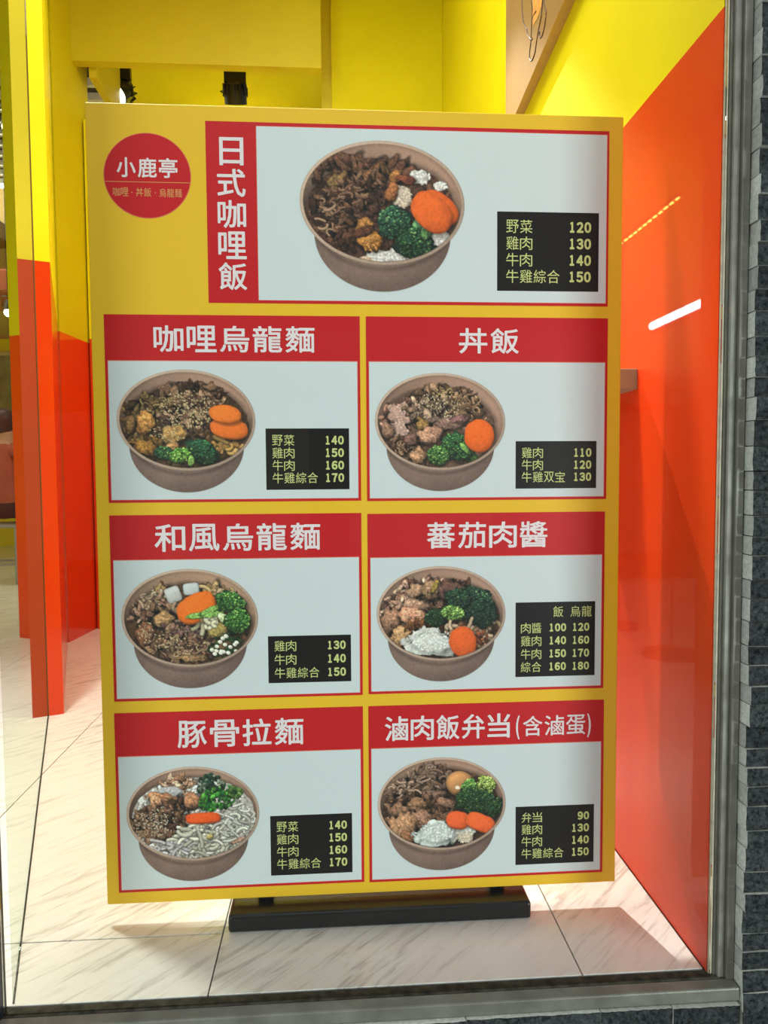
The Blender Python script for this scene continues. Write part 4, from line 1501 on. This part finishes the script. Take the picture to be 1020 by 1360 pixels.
box(bm, (-0.012, -0.34, 2.115), (0.012, 0.34, 2.13), 0.001)
obj('rail', bm, M['dark_metal'], ls)
bm = bmesh.new()
tube(bm, [(0, 0.3, 0.0), (0, 0.3, 2.115)], 0.004, 8)
obj('pole', bm, M['dark_metal'], ls)
bm = bmesh.new()
tube(bm, [(0, 0.3, 0.0), (0, 0.3, 0.02)], 0.11, 24)
obj('foot', bm, M['dark_metal'], ls)
led = None
for i in range(12):
    if led is None:
        bm = bmesh.new()
        box(bm, (-0.004, -0.016, 0.0), (0.004, 0.016, 0.006))
        led = obj('led', bm, emit('yellow_led', (1, 0.62, 0.12, 1), 45), ls)
        q_ = led
    else:
        q_ = led.copy()
        col.objects.link(q_)
        q_.parent = ls
    q_.location = (0, -0.32 + i * 0.058, 2.1085)

# ------------------------------------------------------------------ seen through the side glass, far left
def box_thing(name, lo, hi, mat, label, cat, bevel=0.003):
    o = boxo(name, lo, hi, mat, None, bevel)
    return tag(o, label, cat)


def hung_lamp(x, y, zl, label):
    """small lit spotlight on a drop rod from the ceiling"""
    t = thing('hanging_spotlight', label, 'spotlight', (x, y, zl))
    bm = bmesh.new()
    tube(bm, [(0, 0, 0.10), (0, 0, ZC - zl)], 0.009, 6)
    obj('drop_rod', bm, M['dark_metal'], t)
    bm = bmesh.new()
    tube(bm, [(-0.045, 0, 0.02), (-0.05, 0, 0.10), (0.05, 0, 0.10), (0.045, 0, 0.02)], 0.006, 6)
    obj('bracket', bm, M['dark_metal'], t)
    bm = bmesh.new()
    tube(bm, [(0, 0.03, 0.075), (0, 0.015, 0.06), (0, 0.0, 0.0), (0, -0.005, -0.02)], [0.02, 0.035, 0.04, 0.042], 16)
    obj('lamp_head', bm, M['dark_metal'], t)
    bm = bmesh.new()
    bmesh.ops.create_uvsphere(bm, u_segments=16, v_segments=8, radius=0.034, matrix=Matrix.Translation((0, -0.008, -0.028)))
    obj('bulb', bm, M['bulb'], t, smooth=True)
    return t


hung_lamp(-2.132, 5.0, 3.185, 'uppermost lit spotlight at the far left edge, hanging below the slatted ceiling')
hung_lamp(-2.210, 5.2, 2.395, 'middle lit spotlight at the far left edge, above the reddish hood')
hung_lamp(-2.598, 6.0, 2.200, 'lowest and brightest lit spotlight at the far left edge, below the reddish hood')
t = thing('batten_lamp', 'short white tube lamp at the far left edge, between the upper two spotlights', 'lamp', (-2.86, 6.2, 3.24))
bm = bmesh.new()
tube(bm, [(-0.26, 0, 0), (0.26, 0, 0)], 0.014, 10)
obj('glass_tube', bm, M['tube'], t)
bm = bmesh.new()
box(bm, (-0.28, -0.02, 0.014), (0.28, 0.02, 0.05), 0.003)
obj('housing', bm, M['shelf'], t)
for xx in (-0.2, 0.2):
    bm = bmesh.new()
    tube(bm, [(xx, 0, 0.05), (xx, 0, ZC - 3.24)], 0.004, 6)
    obj('hanger', bm, M['dark_metal'], t)
structure(boxo('trim_6', (-4.6, 6.30, 2.86), (-2.78, 6.9, 3.00), M['brown']), 'brown wooden shelf rail at the far left')
structure(boxo('wall_tan', (-4.6, 6.62, 2.52), (-2.70, 9.05, 3.40), M['tan_wall']), 'tan bulkhead at the far left')
hood = box_thing('hood', (-4.4, 6.35, 2.42), (-2.72, 7.1, 2.62), M['shirt'], 'dusty red hood at the far left edge, below the tan bulkhead', 'hood', 0.02)

pic = thing('wall_picture', 'greenish framed picture on the wall behind the seated person', 'picture', (-4.06, 9.07, 1.75))
bm = bmesh.new()
box(bm, (-0.42, -0.02, -0.62), (0.42, 0.025, 0.62), 0.004)
obj('frame', bm, simple('cream_frame', (0.60, 0.55, 0.25, 1), 0.5), pic)
bm = bmesh.new()
box(bm, (-0.37, -0.026, -0.57), (0.37, -0.0205, 0.57))
obj('print', bm, simple('green_print', (0.20, 0.24, 0.12, 1), 0.35, noise=0.5, nscale=5), pic)

# stool
st = thing('stool', 'grey steel stool under the seated person at the left edge', 'stool', (-2.70, 6.0, 0.0))
bm = bmesh.new()
box(bm, (-0.19, -0.17, 0.455), (0.19, 0.17, 0.485), 0.006, 0, 2)
obj('seat', bm, M['steel'], st)
for sx in (-1, 1):
    for sy in (-1, 1):
        bm = bmesh.new()
        box(bm, (sx * 0.165 - 0.015, sy * 0.145 - 0.015, 0.0), (sx * 0.165 + 0.015, sy * 0.145 + 0.015, 0.455), 0.002)
        obj('leg', bm, M['steel'], st)
for ya in (-0.152, 0.136):
    bm = bmesh.new()
    box(bm, (-0.15, ya, 0.15), (0.15, ya + 0.016, 0.17))
    obj('stretcher', bm, M['steel'], st)


# person, seated with the back to the window, hands on the thighs
def skin_body(joints, edges, root, sub=2):
    me = bpy.data.meshes.new('body_tmp')
    names = list(joints)
    me.from_pydata([joints[n][0] for n in names], [(names.index(a), names.index(b)) for a, b in edges], [])
    o = bpy.data.objects.new('body_tmp', me)
    col.objects.link(o)
    sk = o.modifiers.new('skin', 'SKIN')
    sk.use_smooth_shade = True
    sk.branch_smoothing = 0.4
    for i, n in enumerate(names):
        r = joints[n][1]
        me.skin_vertices[0].data[i].radius = (r, r) if not isinstance(r, tuple) else r
        me.skin_vertices[0].data[i].use_root = (n == root)
    ss = o.modifiers.new('sub', 'SUBSURF')
    ss.levels = sub
    bpy.context.view_layer.update()
    res = bpy.data.meshes.new_from_object(o.evaluated_get(bpy.context.evaluated_depsgraph_get()))
    bpy.data.objects.remove(o)
    bpy.data.meshes.remove(me)
    return res


J = {
    'pelvis': ((0, 0.0, 0.60), (0.145, 0.115)), 'waist': ((0, 0.01, 0.76), (0.135, 0.105)), 'chest': ((0, 0.03, 0.96), (0.165, 0.12)),
    'collar': ((0, 0.035, 1.09), (0.10, 0.075)), 'neck': ((0, 0.045, 1.17), 0.055), 'skull': ((0, 0.06, 1.27), (0.072, 0.088)),
    'crown': ((0, 0.055, 1.36), (0.070, 0.085)),
}
E_ = [('pelvis', 'waist'), ('waist', 'chest'), ('chest', 'collar'), ('collar', 'neck'), ('neck', 'skull'), ('skull', 'crown')]
for s_, sg in (('l', -1), ('r', 1)):
    J['sh' + s_] = ((sg * 0.175, 0.03, 1.07), 0.068)
    J['el' + s_] = ((sg * 0.235, 0.12, 0.80), 0.050)
    J['wr' + s_] = ((sg * 0.165, 0.34, 0.70), 0.033)
    J['pa' + s_] = ((sg * 0.150, 0.41, 0.690), (0.030, 0.020))
    E_ += [('collar', 'sh' + s_), ('sh' + s_, 'el' + s_), ('el' + s_, 'wr' + s_), ('wr' + s_, 'pa' + s_)]
    for fi, (dx, ln_) in enumerate(((-0.030, 0.068), (-0.010, 0.078), (0.010, 0.072), (0.030, 0.056))):
        k1, k2 = 'f%s%da' % (s_, fi), 'f%s%db' % (s_, fi)
        J[k1] = ((sg * (0.150 + dx), 0.41 + ln_ * .6, 0.688), 0.0085)
        J[k2] = ((sg * (0.150 + dx), 0.41 + ln_ * 1.1, 0.672), 0.0075)
        E_ += [('pa' + s_, k1), (k1, k2)]
    J['th' + s_] = ((sg * (0.150 - 0.052), 0.395, 0.686), 0.010)
    E_ += [('wr' + s_, 'th' + s_)]
    J['hip' + s_] = ((sg * 0.10, 0.06, 0.585), 0.095)
    J['kn' + s_] = ((sg * 0.15, 0.46, 0.585), 0.068)
    J['an' + s_] = ((sg * 0.15, 0.43, 0.11), 0.042)
    J['to' + s_] = ((sg * 0.16, 0.57, 0.045), (0.042, 0.032))
    E_ += [('pelvis', 'hip' + s_), ('hip' + s_, 'kn' + s_), ('kn' + s_, 'an' + s_), ('an' + s_, 'to' + s_)]
per = thing('person', 'person in a dusty red top seated on a stool, back to the window', 'person', (-2.70, 6.0, 0.0), math.radians(-20))
bme = skin_body(J, E_, 'pelvis', 2)
for m_ in ('shirt', 'trousers', 'skin'):
    bme.materials.append(M[m_])
for p_ in bme.polygons:
    c_ = p_.center
    if c_.z > 1.125 or (c_.y > 0.33 and 0.655 < c_.z < 0.74 and abs(c_.x) > 0.08 and c_.z > 0.66):
        p_.material_index = 2
    elif c_.z < 0.655 or (c_.y > 0.14 and c_.z < 0.66):
        p_.material_index = 1
    else:
        p_.material_index = 0
    p_.use_smooth = True
bo = bpy.data.objects.new('body', bme)
col.objects.link(bo)
bo.parent = per
bm = bmesh.new()
bmesh.ops.create_uvsphere(bm, u_segments=24, v_segments=16, radius=1.0)
for v in list(bm.verts):
    d = v.co.copy()
    if d.y > 0.55 and d.z < 0.45:
        v.co.y = 0.55
    v.co = Vector((d.x * 0.088, 0.045 + v.co.y * 0.105, 1.315 + d.z * (0.098 if d.z > 0 else 0.125)))
obj('hair', bm, M['hair'], per, smooth=True)
for sg in (-1, 1):
    bm = bmesh.new()
    bmesh.ops.create_uvsphere(bm, u_segments=10, v_segments=8, radius=1.0, matrix=Matrix.Translation((sg * 0.087, 0.075, 1.275)) @ Matrix.Diagonal((0.012, 0.02, 0.032, 1)))
    obj('ear', bm, M['skin'], per, smooth=True)
bm = bmesh.new()
tube(bm, [(0, 0.130, 1.30), (0, 0.158, 1.262), (0, 0.140, 1.252)], [0.008, 0.014, 0.006], 8)
obj('nose', bm, M['skin'], per, smooth=True)
for sg in (-1, 1):
    bm = bmesh.new()
    bmesh.ops.create_uvsphere(bm, u_segments=10, v_segments=6, radius=0.010, matrix=Matrix.Translation((sg * 0.030, 0.138, 1.295)))
    obj('eye', bm, M['hair'], per, smooth=True)
bm = bmesh.new()
tube(bm, [(-0.024, 0.138, 1.222), (0, 0.147, 1.221), (0.024, 0.138, 1.222)], 0.005, 6)
obj('mouth', bm, M['shirt'], per)
for sg in (-1, 1):
    bm = bmesh.new()
    box(bm, (sg * 0.157 - 0.048, 0.37, 0.0), (sg * 0.157 + 0.048, 0.63, 0.062), 0.022, 0, 3)
    obj('shoe', bm, M['hair'], per)

# buildings across the street: only the window glass shows them, faintly
hs = thing('street_building', 'dim shopfront across the street behind the viewer', 'building', (0, -8.6, -0.9))
bm = bmesh.new()
box(bm, (-9, 0, 0), (9, -1.0, 9.3))
obj('facade', bm, M['plaster'], hs)
for i in range(4):
    bm = bmesh.new()
    box(bm, (-5.4 + i * 2.8, -0.02, 0.5), (-3.2 + i * 2.8, 0.05, 2.7), 0.01)
    obj('shop_window', bm, emit('lit_shop_window', (1.0, 0.86, 0.62, 1), 0.25) if i == 0 else bpy.data.materials['lit_shop_window'], hs)
bm = bmesh.new()
box(bm, (-5.4, 0.0, 3.1), (5.2, 0.12, 3.9), 0.01)
obj('fascia', bm, emit('lit_fascia', (1.0, 0.9, 0.55, 1), 0.12), hs)
